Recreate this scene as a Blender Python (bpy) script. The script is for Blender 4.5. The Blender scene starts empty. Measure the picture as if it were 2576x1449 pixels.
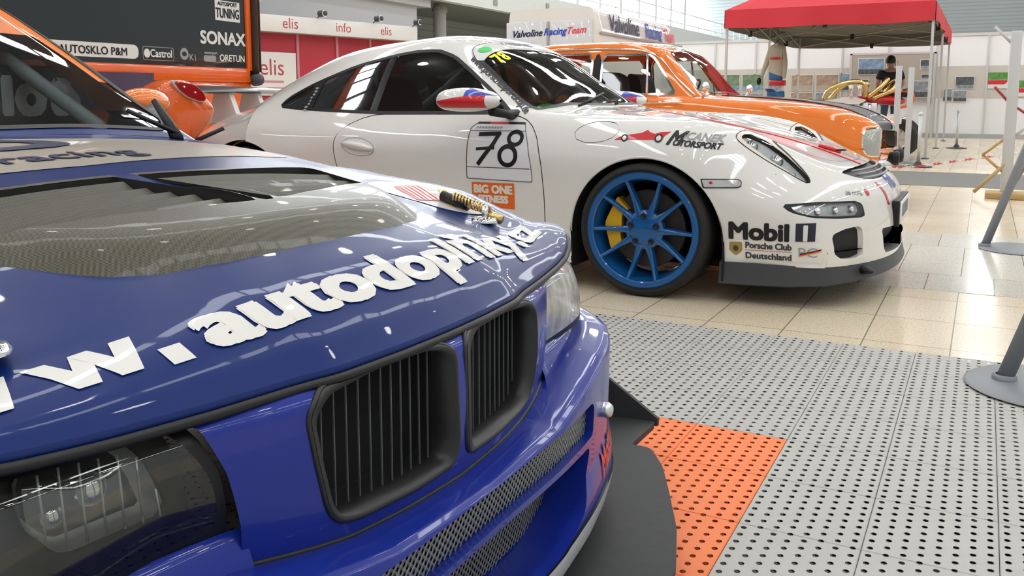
import bpy, bmesh, math, random
import numpy as np
from mathutils import Vector, Matrix
from mathutils.bvhtree import BVHTree
PI = math.pi
SC = bpy.context.scene
COL = SC.collection
random.seed(5)
# ---------------------------------------------------------------- camera, world, light, exposure
cd = bpy.data.cameras.new('camera'); cam = bpy.data.objects.new('camera', cd); COL.objects.link(cam)
cam.location = (0, 0, .87); cam.rotation_euler = (math.radians(90-7.4424), 0, math.radians(28.0514))
cd.sensor_width = 36; cd.lens = 36*2220/2576; cd.shift_y = -184.5/2576; cd.clip_start = .02; cd.clip_end = 300
SC.camera = cam
SC.view_settings.view_transform = 'Standard'; SC.view_settings.look = 'None'
SC.view_settings.exposure = -0.35; SC.view_settings.gamma = 1.0; SC.view_settings.use_curve_mapping = False
wd = bpy.data.worlds.new('world'); SC.world = wd; wd.use_nodes = True
wd.node_tree.nodes['Background'].inputs[0].default_value = (.93, .97, 1, 1); wd.node_tree.nodes['Background'].inputs[1].default_value = .78
SKY = 13.0      # brightness of the roof lights
GLAZE = 14.0    # brightness of the glazed hall front
LAMP = 60.0    # hall lamps
# ---------------------------------------------------------------- geometry helpers (pure numpy)
def A(x): return np.array(x, float)
def cr(P, n, closed=False):
    """Catmull-Rom through control points P, n samples per span."""
    P = A(P); m = len(P)
    if closed: Q = np.vstack([P[-1:], P, P[:2]]); k = m
    else: Q = np.vstack([2*P[:1]-P[1:2], P, 2*P[-1:]-P[-2:-1]]); k = m-1
    t = np.linspace(0, 1, n, endpoint=False).reshape((-1,)+(1,)*(P.ndim-1))
    out = []
    for i in range(k):
        a, b, c, d = Q[i], Q[i+1], Q[i+2], Q[i+3]
        out.append(.5*((2*b)+(c-a)*t+(2*a-5*b+4*c-d)*t*t+(3*b-a-3*c+d)*t**3))
    R = np.concatenate(out)
    if not closed: R = np.vstack([R, P[-1:]])
    return R
def gridF(nu, nv, cu=False, cv=False):
    F = []
    for i in range(nu if cu else nu-1):
        for j in range(nv if cv else nv-1):
            a = i*nv+j; b = ((i+1) % nu)*nv+j; c = ((i+1) % nu)*nv+(j+1) % nv; d = i*nv+(j+1) % nv
            F.append((a, b, c, d))
    return F
def vnorm(V, F):
    N = np.zeros_like(V)
    for k in (3, 4):
        Q = A([f for f in F if len(f) == k]).astype(int) if any(len(f) == k for f in F) else None
        if Q is None: continue
        a, b, c = V[Q[:, 0]], V[Q[:, 1]], V[Q[:, 2]]
        n = np.cross(b-a, c-a) if k == 3 else np.cross(V[Q[:, 2]]-V[Q[:, 0]], V[Q[:, 3]]-V[Q[:, 1]])
        for j in range(k): np.add.at(N, Q[:, j], n)
    l = np.linalg.norm(N, axis=1, keepdims=True); l[l == 0] = 1
    return N/l
def compact(V, F, N=None):
    if not F: return (np.zeros((0, 3)), [], None if N is None else np.zeros((0, 3)))
    u = sorted(set(i for f in F for i in f)); m = {o: k for k, o in enumerate(u)}
    return (V[u], [tuple(m[i] for i in f) for f in F], None if N is None else N[u])
def clip(M, s):
    """split mesh M=(V,F,N) by the scalar s per vertex -> (part s>=0, part s<0)"""
    V, F, N = M
    V = list(map(tuple, V)); Nn = list(map(tuple, N)) if N is not None else None
    s = list(s); ed = {}; P = []; Q = []
    def cut(i, j):
        k = (i, j) if i < j else (j, i)
        if k not in ed:
            t = s[k[0]]/(s[k[0]]-s[k[1]])
            V.append(tuple(V[k[0]][c]+(V[k[1]][c]-V[k[0]][c])*t for c in range(3)))
            if Nn is not None: Nn.append(tuple(Nn[k[0]][c]+(Nn[k[1]][c]-Nn[k[0]][c])*t for c in range(3)))
            ed[k] = len(V)-1
        return ed[k]
    for f in F:
        g = [s[i] >= 0 for i in f]
        if all(g): P.append(f); continue
        if not any(g): Q.append(f); continue
        p = []; q = []
        for a in range(len(f)):
            i, j = f[a], f[(a+1) % len(f)]
            (p if s[i] >= 0 else q).append(i)
            if (s[i] >= 0) != (s[j] >= 0):
                c = cut(i, j); p.append(c); q.append(c)
        if len(p) > 2: P.append(tuple(p))
        if len(q) > 2: Q.append(tuple(q))
    V = A(V); Nn = None if Nn is None else A(Nn)
    return compact(V, P, Nn), compact(V, Q, Nn)
def sdp(X, poly):
    """signed distance of 2-D points to a closed polygon, positive inside"""
    X = A(X); poly = A(poly); n = len(poly)
    d = np.full(len(X), 1e9); ins = np.zeros(len(X), bool)
    for i in range(n):
        a, b = poly[i], poly[(i+1) % n]; e = b-a; L = e@e
        if L < 1e-16: continue
        t = np.clip(((X-a)@e)/L, 0, 1)
        d = np.minimum(d, np.linalg.norm(X-a-t[:, None]*e, axis=1))
        c = ((a[1] > X[:, 1]) != (b[1] > X[:, 1]))
        with np.errstate(divide='ignore', invalid='ignore'):
            xx = (b[0]-a[0])*(X[:, 1]-a[1])/(b[1]-a[1])+a[0]
        ins ^= c & (X[:, 0] < xx)
    return np.where(ins, d, -d)
def rpoly(pts, r, n=5):
    """polygon with rounded corners; r a number or a list"""
    P = A(pts); m = len(P); out = []
    rr = r if hasattr(r, '__len__') else [r]*m
    for i in range(m):
        p, a, b = P[i], P[i-1], P[(i+1) % m]
        u = (a-p); lu = np.linalg.norm(u); v = (b-p); lv = np.linalg.norm(v)
        q = min(rr[i], lu*.48, lv*.48)
        if q <= 0: out.append(p); continue
        s, e = p+u/lu*q, p+v/lv*q
        for k in range(n+1):
            t = k/n; out.append((1-t)**2*s+2*t*(1-t)*p+t*t*e)
    return A(out)
def ell(cx, cy, rx, ry, n=32, rot=0.):
    t = np.linspace(0, 2*PI, n, endpoint=False); x = rx*np.cos(t); y = ry*np.sin(t)
    c, s = math.cos(rot), math.sin(rot)
    return np.stack([cx+x*c-y*s, cy+x*s+y*c], 1)
def J(*parts):
    V = []; F = []; o = 0
    for p in parts:
        v, f = p[0], p[1]
        if len(v) == 0: continue
        V.append(A(v)); F += [tuple(i+o for i in q) for q in f]; o += len(v)
    return (np.vstack(V) if V else np.zeros((0, 3)), F)
def tf(p, loc=(0, 0, 0), rot=None, sc=None):
    V = A(p[0])
    if sc is not None: V = V*A(sc)
    if rot is not None: V = V@A(rot).T
    return (V+A(loc), p[1])
def rotm(ax, a):
    return A(Matrix.Rotation(a, 3, ax))
def mir(p, y=0.):
    V = A(p[0]).copy(); V[:, 1] = 2*y-V[:, 1]
    return (V, [tuple(reversed(f)) for f in p[1]])
def box(x0, x1, y0, y1, z0, z1):
    V = [(x, y, z) for x in (x0, x1) for y in (y0, y1) for z in (z0, z1)]
    return (A(V), [(0, 1, 3, 2), (4, 6, 7, 5), (0, 4, 5, 1), (2, 3, 7, 6), (0, 2, 6, 4), (1, 5, 7, 3)])
def bbox(x0, x1, y0, y1, z0, z1, b=.01, seg=2):
    V, F = box(x0, x1, y0, y1, z0, z1); bm = bmesh.new()
    vs = [bm.verts.new(v) for v in V]; [bm.faces.new([vs[i] for i in f]) for f in F]
    b = min(b, .45*min(abs(x1-x0), abs(y1-y0), abs(z1-z0)))
    bmesh.ops.bevel(bm, geom=list(bm.edges), offset=b, segments=seg, profile=.5, affect='EDGES')
    bm.verts.index_update()
    r = (A([v.co[:] for v in bm.verts]), [tuple(v.index for v in f.verts) for f in bm.faces]); bm.free()
    return r
def tube(path, r, n=10, closed=False, cap=True, smooth=0):
    """round bar along a path; r number or list"""
    P = A(path)
    if smooth: P = cr(P, smooth, closed)
    m = len(P); R = np.broadcast_to(A(r), (m,)) if np.ndim(r) == 0 else A(r)
    if len(R) != m: R = np.interp(np.linspace(0, 1, m), np.linspace(0, 1, len(R)), R)
    T = (np.roll(P, -1, 0)-np.roll(P, 1, 0)) if closed else np.gradient(P, axis=0)
    T /= np.linalg.norm(T, axis=1, keepdims=True)
    u = np.cross(T[0], (0, 0, 1));
    if np.linalg.norm(u) < .2: u = np.cross(T[0], (0, 1, 0))
    u /= np.linalg.norm(u); V = []
    th = np.linspace(0, 2*PI, n, endpoint=False)
    for i in range(m):
        u = u-T[i]*(u@T[i]); u /= np.linalg.norm(u); w = np.cross(T[i], u)
        V.append(P[i]+R[i]*(np.cos(th)[:, None]*u+np.sin(th)[:, None]*w))
    F = gridF(m, n, closed, True)
    if cap and not closed: F += [tuple(range(n)), tuple((m-1)*n+i for i in reversed(range(n)))]
    return (np.vstack(V), F)
def bar(a, b, r, n=12): return tube([a, b], r, n)
def lathe(prof, n=32, axis='z', arc=2*PI):
    """prof: (radius, height) list, around axis"""
    P = A(prof); full = abs(arc-2*PI) < 1e-6
    th = np.linspace(0, arc, n, endpoint=not full)
    V = np.zeros((n, len(P), 3))
    V[:, :, 0] = np.cos(th)[:, None]*P[:, 0]; V[:, :, 1] = np.sin(th)[:, None]*P[:, 0]; V[:, :, 2] = P[:, 1]
    V = V.reshape(-1, 3)
    if axis == 'y': V = V[:, [0, 2, 1]]*A([1, 1, -1])
    if axis == 'x': V = V[:, [2, 0, 1]]
    return (V, gridF(n, len(P), full, False))
def prism(poly, d0, d1, plane='xz'):
    """extrude a 2-D polygon between d0 and d1 on the third axis"""
    P = A(poly); n = len(P); ax = {'xz': (0, 2, 1), 'xy': (0, 1, 2), 'yz': (1, 2, 0)}[plane]
    V = np.zeros((2*n, 3)); V[:n, ax[0]] = V[n:, ax[0]] = P[:, 0]; V[:n, ax[1]] = V[n:, ax[1]] = P[:, 1]
    V[:n, ax[2]] = d0; V[n:, ax[2]] = d1
    F = [(i, (i+1) % n, n+(i+1) % n, n+i) for i in range(n)]+[tuple(reversed(range(n))), tuple(range(n, 2*n))]
    return (V, F)
def sphere(c, r, n=16, sc=(1, 1, 1)):
    th = np.linspace(1e-3, PI-1e-3, n//2+1)
    V, F = lathe([(math.sin(t), math.cos(t)) for t in th], n)
    return (V*A(sc)*r+A(c), F)
def loft(rows, nu, nv, m=None):
    """rows: stations x control points x 3 -> smooth surface (half profile), mirrored over y=0"""
    G = A(rows); G = cr(G, nu); G = cr(G.transpose(1, 0, 2), nv).transpose(1, 0, 2)
    a, b = G.shape[:2]; H = G[:, ::-1].copy(); H[:, :, 1] *= -1
    W = np.concatenate([G, H[:, 1:]], 1)
    return W
# ---------------------------------------------------------------- object helpers
def root(name, label, cat, loc=(0, 0, 0), rz=0., group=None):
    o = bpy.data.objects.new(name, None); o.empty_display_size = .1; COL.objects.link(o)
    o.location = loc; o.rotation_euler = (0, 0, rz); o['label'] = label; o['category'] = cat
    if group: o['group'] = group
    return o
def mk(name, M, mat, parent=None, smooth=True, ang=None, label=None, off=0., solid=0.):
    V = A(M[0]); F = M[1]; N = M[2] if len(M) > 2 else None
    if off and N is not None: V = V+N*off
    me = bpy.data.meshes.new(name); me.from_pydata(V.tolist(), [], [tuple(map(int, f)) for f in F])
    me.validate(); me.update()
    if smooth: me.polygons.foreach_set('use_smooth', [True]*len(me.polygons))
    if N is not None and len(me.vertices) == len(N):
        me.normals_split_custom_set_from_vertices([tuple(n) for n in N])
    elif smooth and ang is not None: me.set_sharp_from_angle(angle=math.radians(ang))
    me.materials.append(mat)
    o = bpy.data.objects.new(name, me); COL.objects.link(o)
    if parent: o.parent = parent
    if label: o['label'] = label
    if solid:
        md = o.modifiers.new('Solidify', 'SOLIDIFY'); md.thickness = solid; md.offset = -1
    return o
def tag(o, label, cat, group=None, kind=None):
    o['label'] = label; o['category'] = cat
    if group: o['group'] = group
    if kind: o['kind'] = kind
    return o
def struct(name, M, mat, smooth=False, ang=None):
    o = mk(name, M, mat, None, smooth, ang); o['kind'] = 'structure'; return o
def dup(r, loc, rz=0., label=None, group=None):
    n = r.copy(); COL.objects.link(n); n.location = loc; n.rotation_euler = (0, 0, rz)
    if label: n['label'] = label
    if group: n['group'] = group
    for c in list(r.children):
        d = c.copy(); COL.objects.link(d); d.parent = n
        for g in list(c.children):
            e = g.copy(); COL.objects.link(e); e.parent = d
    return n
def text_mesh(s, size, bold=0., shear=0., space=1., sx=1., align='CENTER'):
    """flat text triangles in the xy plane, measured so that capital height == size"""
    cu = bpy.data.curves.new('t', 'FONT'); cu.body = s; cu.size = size/.69; cu.shear = shear
    cu.space_character = space; cu.align_x = align; cu.resolution_u = 3
    o = bpy.data.objects.new('t', cu); COL.objects.link(o)
    dg = bpy.context.evaluated_depsgraph_get(); dg.update()
    me = bpy.data.meshes.new_from_object(o.evaluated_get(dg))
    V = A([v.co[:] for v in me.vertices]).reshape(-1, 3); F = [tuple(p.vertices) for p in me.polygons]
    bpy.data.objects.remove(o); bpy.data.curves.remove(cu); bpy.data.meshes.remove(me)
    V = V*A([sx, 1, 1])
    if bold > .0008: return J((V, F), *[(V+A([a*bold, b*bold, k*.00012]), F) for k, (a, b) in enumerate(((1, 0), (-1, 0), (.7, .7), (-.7, .7), (.7, -.7), (-.7, -.7)), 1)])
    return (V, F)
def poly_mesh(poly):
    P = A(poly); return (np.c_[P, np.zeros(len(P))], [tuple(range(len(P)))])
def refine(M, step):
    """slice a flat xy mesh along a grid so that it can follow a curved surface"""
    V, F = M[0], M[1]
    if len(V) == 0: return M
    bm = bmesh.new(); vs = [bm.verts.new(v) for v in V]
    for f in F:
        try: bm.faces.new([vs[i] for i in f])
        except ValueError: pass
    lo, hi = A(V).min(0), A(V).max(0)
    for ax in (0, 1):
        x = math.floor(lo[ax]/step)*step+step*.37
        while x < hi[ax]:
            no = [0, 0, 0]; no[ax] = 1; co = [0, 0, 0]; co[ax] = x
            bmesh.ops.bisect_plane(bm, geom=bm.verts[:]+bm.edges[:]+bm.faces[:], plane_co=co, plane_no=no, dist=1e-6)
            x += step
    bm.verts.index_update()
    r = (A([v.co[:] for v in bm.verts]), [tuple(v.index for v in f.verts) for f in bm.faces]); bm.free()
    return r
class Skin:
    """a surface that decals are pressed on"""
    def __init__(s, M):
        s.V = A(M[0]); s.F = M[1]; s.N = M[2]
        s.t = BVHTree.FromPolygons([tuple(v) for v in s.V], [tuple(map(int, f)) for f in s.F])
    def hit(s, p, d):
        h, n, i, _ = s.t.ray_cast(Vector(p), Vector(d))
        if h is None: return None
        f = s.F[i]; w = A([1/(1e-6+np.linalg.norm(s.V[k]-A(h))) for k in f]); w /= w.sum()
        nn = (s.N[list(f)]*w[:, None]).sum(0); nn /= np.linalg.norm(nn)+1e-9
        if nn@A(d) > 0: nn = -nn
        return A(h), nn
    def press(s, M, o, u, v, d, off=.0012, step=.02):
        """map flat mesh coordinates onto o + x*u + y*v, cast along d"""
        V, F = refine(M, step); o, u, v, d = A(o), A(u), A(v), A(d); d /= np.linalg.norm(d)
        out = np.zeros_like(V); nor = np.zeros_like(V); ok = np.zeros(len(V), bool)
        for i, p in enumerate(V):
            h = s.hit(o+u*p[0]+v*p[1]-d*.6, d)
            if h is not None: out[i] = h[0]+h[1]*(off+p[2]); nor[i] = h[1]; ok[i] = True
        F = [f for f in F if all(ok[list(f)])]
        if len(F) and True:
            g = []
            for f in F:
                q = out[list(f)]; n = np.cross(q[1]-q[0], q[2]-q[0])
                g.append(f if n@nor[f[0]] >= 0 else tuple(reversed(f)))
            F = g
        return compact(out, F, nor)
def flat(M, o, u, v):
    V = A(M[0]); o, u, v = A(o), A(u), A(v)
    return (o+V[:, :1]*u+V[:, 1:2]*v+V[:, 2:3]*np.cross(u, v), M[1])
# ---------------------------------------------------------------- materials
def nt(m):
    m.use_nodes = True; t = m.node_tree; b = t.nodes['Principled BSDF']; return t, b
def mat(name, c, rough=.5, metal=0., coat=0., spec=.5, trans=0., ior=1.45, emit=0., bump=None, var=None, alpha=None):
    m = bpy.data.materials.new(name); t, b = nt(m)
    b.inputs['Base Color'].default_value = (*c, 1); b.inputs['Roughness'].default_value = rough
    b.inputs['Metallic'].default_value = metal; b.inputs['Coat Weight'].default_value = coat
    b.inputs['Coat Roughness'].default_value = .03; b.inputs['Specular IOR Level'].default_value = spec
    b.inputs['IOR'].default_value = ior; b.inputs['Transmission Weight'].default_value = trans
    if emit: b.inputs['Emission Color'].default_value = (*c, 1); b.inputs['Emission Strength'].default_value = emit
    tc = t.nodes.new('ShaderNodeTexCoord')
    nz = t.nodes.new('ShaderNodeTexNoise'); t.links.new(tc.outputs['Object'], nz.inputs['Vector'])
    sc, amt = var if var else (12., .03)
    nz.inputs['Scale'].default_value = sc; nz.inputs['Detail'].default_value = 4
    mx = t.nodes.new('ShaderNodeMix'); mx.data_type = 'RGBA'
    mx.inputs[6].default_value = (*[max(0, k*(1-amt)) for k in c], 1); mx.inputs[7].default_value = (*[min(1, k*(1+amt)) for k in c], 1)
    t.links.new(nz.outputs['Fac'], mx.inputs[0]); t.links.new(mx.outputs[2], b.inputs['Base Color'])
    if bump:
        bn = t.nodes.new('ShaderNodeTexNoise'); bn.inputs['Scale'].default_value = bump[0]
        t.links.new(tc.outputs['Object'], bn.inputs['Vector'])
        bp = t.nodes.new('ShaderNodeBump'); bp.inputs['Strength'].default_value = bump[1]; bp.inputs['Distance'].default_value = .01
        t.links.new(bn.outputs['Fac'], bp.inputs['Height']); t.links.new(bp.outputs['Normal'], b.inputs['Normal'])
    return m
def glass(name, tint=(.8, .85, .85), refl=.12, rough=.02):
    """thin pane: clear with a fresnel reflection"""
    m = bpy.data.materials.new(name); m.use_nodes = True; t = m.node_tree; t.nodes.clear()
    o = t.nodes.new('ShaderNodeOutputMaterial'); mx = t.nodes.new('ShaderNodeMixShader')
    tr = t.nodes.new('ShaderNodeBsdfTransparent'); tr.inputs[0].default_value = (*tint, 1)
    gl = t.nodes.new('ShaderNodeBsdfGlossy'); gl.inputs['Roughness'].default_value = rough
    fr = t.nodes.new('ShaderNodeLayerWeight'); fr.inputs['Blend'].default_value = .35
    mm = t.nodes.new('ShaderNodeMath'); mm.operation = 'MULTIPLY_ADD'; mm.inputs[1].default_value = .75; mm.inputs[2].default_value = refl
    t.links.new(fr.outputs['Fresnel'], mm.inputs[0]); t.links.new(mm.outputs[0], mx.inputs[0])
    t.links.new(tr.outputs[0], mx.inputs[1]); t.links.new(gl.outputs[0], mx.inputs[2]); t.links.new(mx.outputs[0], o.inputs[0])
    return m
# ---------------------------------------------------------------- material library
def weave(name, c1, c2, scale, rough, coat):
    m = mat(name, c1, rough, coat=coat); t = m.node_tree; b = t.nodes['Principled BSDF']
    tc = t.nodes.new('ShaderNodeTexCoord'); mp = t.nodes.new('ShaderNodeMapping'); mp.inputs['Rotation'].default_value = (0, 0, .785)
    ck = t.nodes.new('ShaderNodeTexChecker'); ck.inputs['Scale'].default_value = scale
    ck.inputs['Color1'].default_value = (*c1, 1); ck.inputs['Color2'].default_value = (*c2, 1)
    t.links.new(tc.outputs['Object'], mp.inputs[0]); t.links.new(mp.outputs[0], ck.inputs['Vector']); t.links.new(ck.outputs[0], b.inputs['Base Color'])
    return m
def lines(name, c1, c2, axis, scale, w=.5, rough=.6):
    """flat colour with regular thin lines (louvres, joints)"""
    m = mat(name, c1, rough); t = m.node_tree; b = t.nodes['Principled BSDF']
    tc = t.nodes.new('ShaderNodeTexCoord'); sp = t.nodes.new('ShaderNodeSeparateXYZ'); t.links.new(tc.outputs['Object'], sp.inputs[0])
    a = t.nodes.new('ShaderNodeMath'); a.operation = 'MULTIPLY'; a.inputs[1].default_value = scale; t.links.new(sp.outputs[axis], a.inputs[0])
    f = t.nodes.new('ShaderNodeMath'); f.operation = 'FRACT'; t.links.new(a.outputs[0], f.inputs[0])
    g = t.nodes.new('ShaderNodeMath'); g.operation = 'LESS_THAN'; g.inputs[1].default_value = w; t.links.new(f.outputs[0], g.inputs[0])
    mx = t.nodes.new('ShaderNodeMix'); mx.data_type = 'RGBA'; mx.inputs[6].default_value = (*c1, 1); mx.inputs[7].default_value = (*c2, 1)
    t.links.new(g.outputs[0], mx.inputs[0]); t.links.new(mx.outputs[2], b.inputs['Base Color']); return m
def paint(name, c, metal=0., rough=.35, coat=1., spec=.5): return mat(name, c, rough, metal, coat, spec, var=(40, .02))
def emis(name, c, s):
    m = bpy.data.materials.new(name); m.use_nodes = True; t = m.node_tree; b = t.nodes['Principled BSDF']
    b.inputs['Base Color'].default_value = (*c, 1); b.inputs['Emission Color'].default_value = (*c, 1); b.inputs['Emission Strength'].default_value = s; return m
MT = {
 'white': paint('white_paint', (.765, .74, .695)), 'white_in': mat('white_vinyl', (.80, .79, .77), .35, coat=.3), 'board': mat('board_vinyl', (.76, .76, .77), .4, coat=.3),
 'cream': mat('cream', (.82, .74, .64), .4, coat=.5), 'blue': paint('navy_paint', (.005, .022, .138), 0, .32, .26, .22), 'blue_lit': paint('navy_paint_lit', (.009, .025, .26), 0, .3, .42, .3),  # nose and bumper: the bonnet's own paint, brightened as if better lit
 'orange': paint('orange_paint', (.86, .20, .005)), 'orange_dk': paint('orange_body', (.80, .115, .004)), 'red': mat('red', (.62, .012, .018), .35, coat=.5), 'red_pale': mat('red_pale', (.75, .10, .12), .4),
 'yellow': mat('caliper_yellow', (.70, .40, .01), .4, coat=.3), 'yellow_fl': mat('fluorescent_yellow', (.85, .85, .01), .5), 'yellow_pale': mat('pale_yellow', (.80, .60, .20), .5),
 'green': mat('sticker_green', (.02, .55, .08), .4), 'navy': mat('navy_vinyl', (.012, .015, .06), .4), 'navy_black': mat('navy_black', (.008, .01, .025), .4, coat=.3), 'flagblue': mat('flag_blue', (.02, .06, .45), .35, coat=.5),
 'black': mat('black_rubber', (.006, .006, .007), .45), 'void': mat('void_black', (.002, .002, .002), .9), 'dark_grey': mat('dark_grey', (.05, .05, .055), .5), 'grey': mat('grey', (.33, .33, .33), .5),
 'tyre': mat('tyre_rubber', (.018, .017, .016), .75, var=(60, .3)), 'rim_blue': mat('wheel_blue', (.004, .095, .30), .32, .1, .8), 'rim_dark': mat('wheel_dark', (.10, .10, .11), .35, .8),
 'disc': mat('brake_iron', (.07, .065, .06), .5, .7), 'chrome': mat('chrome', (.85, .85, .86), .08, 1.), 'silver': mat('silver', (.75, .75, .76), .3, .9), 'brass': mat('brass', (.72, .52, .22), .26, 1.), 'gold': mat('gold_print', (.40, .27, .08), .4, .4),
 'reflector': mat('reflector', (.78, .80, .80), .16, 1., var=(30, .3), bump=(90, .5)), 'red_flat': mat('red_flat', (.70, .012, .02), .85, spec=.1), 'reflector_pale': mat('reflector_pale', (.86, .88, .87), .25, .1, .5, var=(45, .25), bump=(70, .22)), 'marker': mat('marker_lens', (.55, .54, .52), .12, .3, 1.), 'mesh': lines('dark_mesh', (.004, .004, .004), (.016, .016, .016), 1, 90, .35), 'liner': mat('liner', (.010, .010, .010), .9),
 'lipgrey': mat('splitter_plastic', (.050, .050, .052), .42), 'carbon_black': mat('wing_black', (.012, .014, .014), .3, coat=.25), 'trim_black': mat('cabin_trim', (.018, .018, .02), .7), 'seat_red': mat('seat_red', (.10, .025, .018), .7), 'cage': mat('cage_white', (.60, .60, .58), .4),
 'plate': mat('plate_white', (.75, .75, .74), .5), 'sticker_orange': mat('sticker_orange', (.80, .14, .01), .4, coat=.3), 'beige': mat('banner_beige', (.42, .37, .31), .38, coat=.4),
 'glass_side': glass('side_glass', (.40, .45, .47), .13), 'glass_front': glass('front_glass', (.58, .65, .62), .09), 'glass_lamp': glass('lamp_glass', (.92, .94, .94), .06), 'glass_race': glass('race_glass', (.60, .66, .67), .06), 'glass_old': glass('old_glass', (.80, .86, .84), .05), 'tint': mat('tinted_pillar', (.012, .012, .014), .12, coat=1.),
 'carbon': weave('carbon_weave', (.045, .041, .024), (.098, .088, .056), 330, .40, .10), 'carbon_matt': weave('carbon_matt', (.055, .050, .036), (.085, .078, .056), 330, .55, .1), 'vent_dark': mat('vent_dark', (.012, .011, .009), .8),
 'grille': mat('grille_plastic', (.022, .022, .021), .38), 'grille_bar': mat('grille_bar', (.12, .13, .13), .4), 'lamp_clear': glass('lamp_clear', (.85, .85, .82), .04, .03), 'lamp_house': mat('lamp_house', (.055, .054, .047), .5), 'lens_rib': mat('lens_rib', (.75, .76, .74), .2, .2, 1.),
 'lip_white': mat('lip_white', (.62, .63, .66), .35, coat=.6), 'net': mat('net_metal', (.25, .26, .25), .5, .3), 'rubber': mat('rubber_board', (.030, .031, .031), .6, var=(3, .35), bump=(40, .1)),
 'redwall': mat('red_panel', (.42, .022, .04), .45), 'whitewall': mat('white_panel', (.80, .81, .82), .6), 'beigewall': mat('beige_panel', (.56, .53, .48), .8), 'offwhite': mat('off_white', (.70, .69, .66), .6),
 'concrete': mat('concrete', (.30, .31, .30), .85, var=(2, .08)), 'lightgrey': mat('light_grey', (.42, .43, .45), .7), 'soffit': lines('soffit_panels', (.17, .19, .18), (.13, .15, .14), 1, 2.2, .12), 'louvre': lines('louvre_wall', (.26, .28, .28), (.20, .22, .22), 2, 4, .25), 'galvanised': mat('galvanised', (.45, .46, .46), .45, .5),
 'steel_paint': mat('grey_steel', (.23, .245, .26), .45), 'rack_paint': mat('rack_paint', (.58, .58, .58), .5), 'wood': mat('pale_wood', (.50, .33, .14), .6, var=(8, .15)), 'tent_red': mat('tent_red', (.60, .035, .05), .75, bump=(3, .5)), 'tent_shade': mat('tent_shade_grey', (.20, .185, .165), .8), 'alu': mat('aluminium', (.62, .63, .62), .4, .5),
 'skin': mat('skin', (.45, .26, .18), .6), 'hair': mat('hair', (.012, .010, .009), .6), 'cloth_dark': mat('dark_cloth', (.018, .018, .022), .85), 'jeans': mat('jeans', (.06, .08, .13), .85), 'suit_beige': mat('suit_beige', (.55, .48, .38), .85), 'suit_blue': mat('suit_blue', (.05, .16, .36), .8),
 'purple': mat('purple_cloth', (.085, .055, .10), .8, bump=(14, .9)), 'panel_black': mat('panel_black', (.006, .010, .010), .16, coat=.6), 'lamp_red': mat('lamp_red', (.36, .004, .006), .15, coat=1.), 'strut': mat('strut_brown', (.05, .025, .018), .4),
 'photo_a': mat('photo_green', (.15, .22, .13), .4, var=(9, .9)), 'photo_b': mat('photo_grey', (.25, .28, .30), .4, var=(12, .9)), 'photo_c': mat('photo_brown', (.36, .27, .19), .4, var=(10, .8)), 'photo_d': mat('photo_dark', (.09, .10, .11), .4, var=(14, .95)), 'photo_e': mat('photo_blue', (.20, .30, .42), .4, var=(9, .9)),
}
MT['lens'] = glass('lens_glass', (.90, .92, .90), .10, .05)
def glare_cover():  # clear cover; pale streaks of reflection painted into its colour
    m = bpy.data.materials.new('lamp_glare'); m.use_nodes = True; t = m.node_tree; b = t.nodes['Principled BSDF']
    tc = t.nodes.new('ShaderNodeTexCoord'); mp = t.nodes.new('ShaderNodeMapping'); mp.inputs['Scale'].default_value = (1, 6, 2.2)
    n = t.nodes.new('ShaderNodeTexNoise'); n.inputs['Scale'].default_value = 7; r = t.nodes.new('ShaderNodeValToRGB')
    r.color_ramp.elements[0].position = .35; r.color_ramp.elements[0].color = (.30, .30, .27, 1); r.color_ramp.elements[1].position = .7; r.color_ramp.elements[1].color = (.62, .62, .58, 1)
    t.links.new(tc.outputs['Object'], mp.inputs[0]); t.links.new(mp.outputs[0], n.inputs['Vector']); t.links.new(n.outputs['Fac'], r.inputs[0]); t.links.new(r.outputs[0], b.inputs['Base Color'])
    b.inputs['Roughness'].default_value = .3; b.inputs['Coat Weight'].default_value = .6; b.inputs['Alpha'].default_value = .86; return m
MT['lamp_glare'] = glare_cover()
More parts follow.
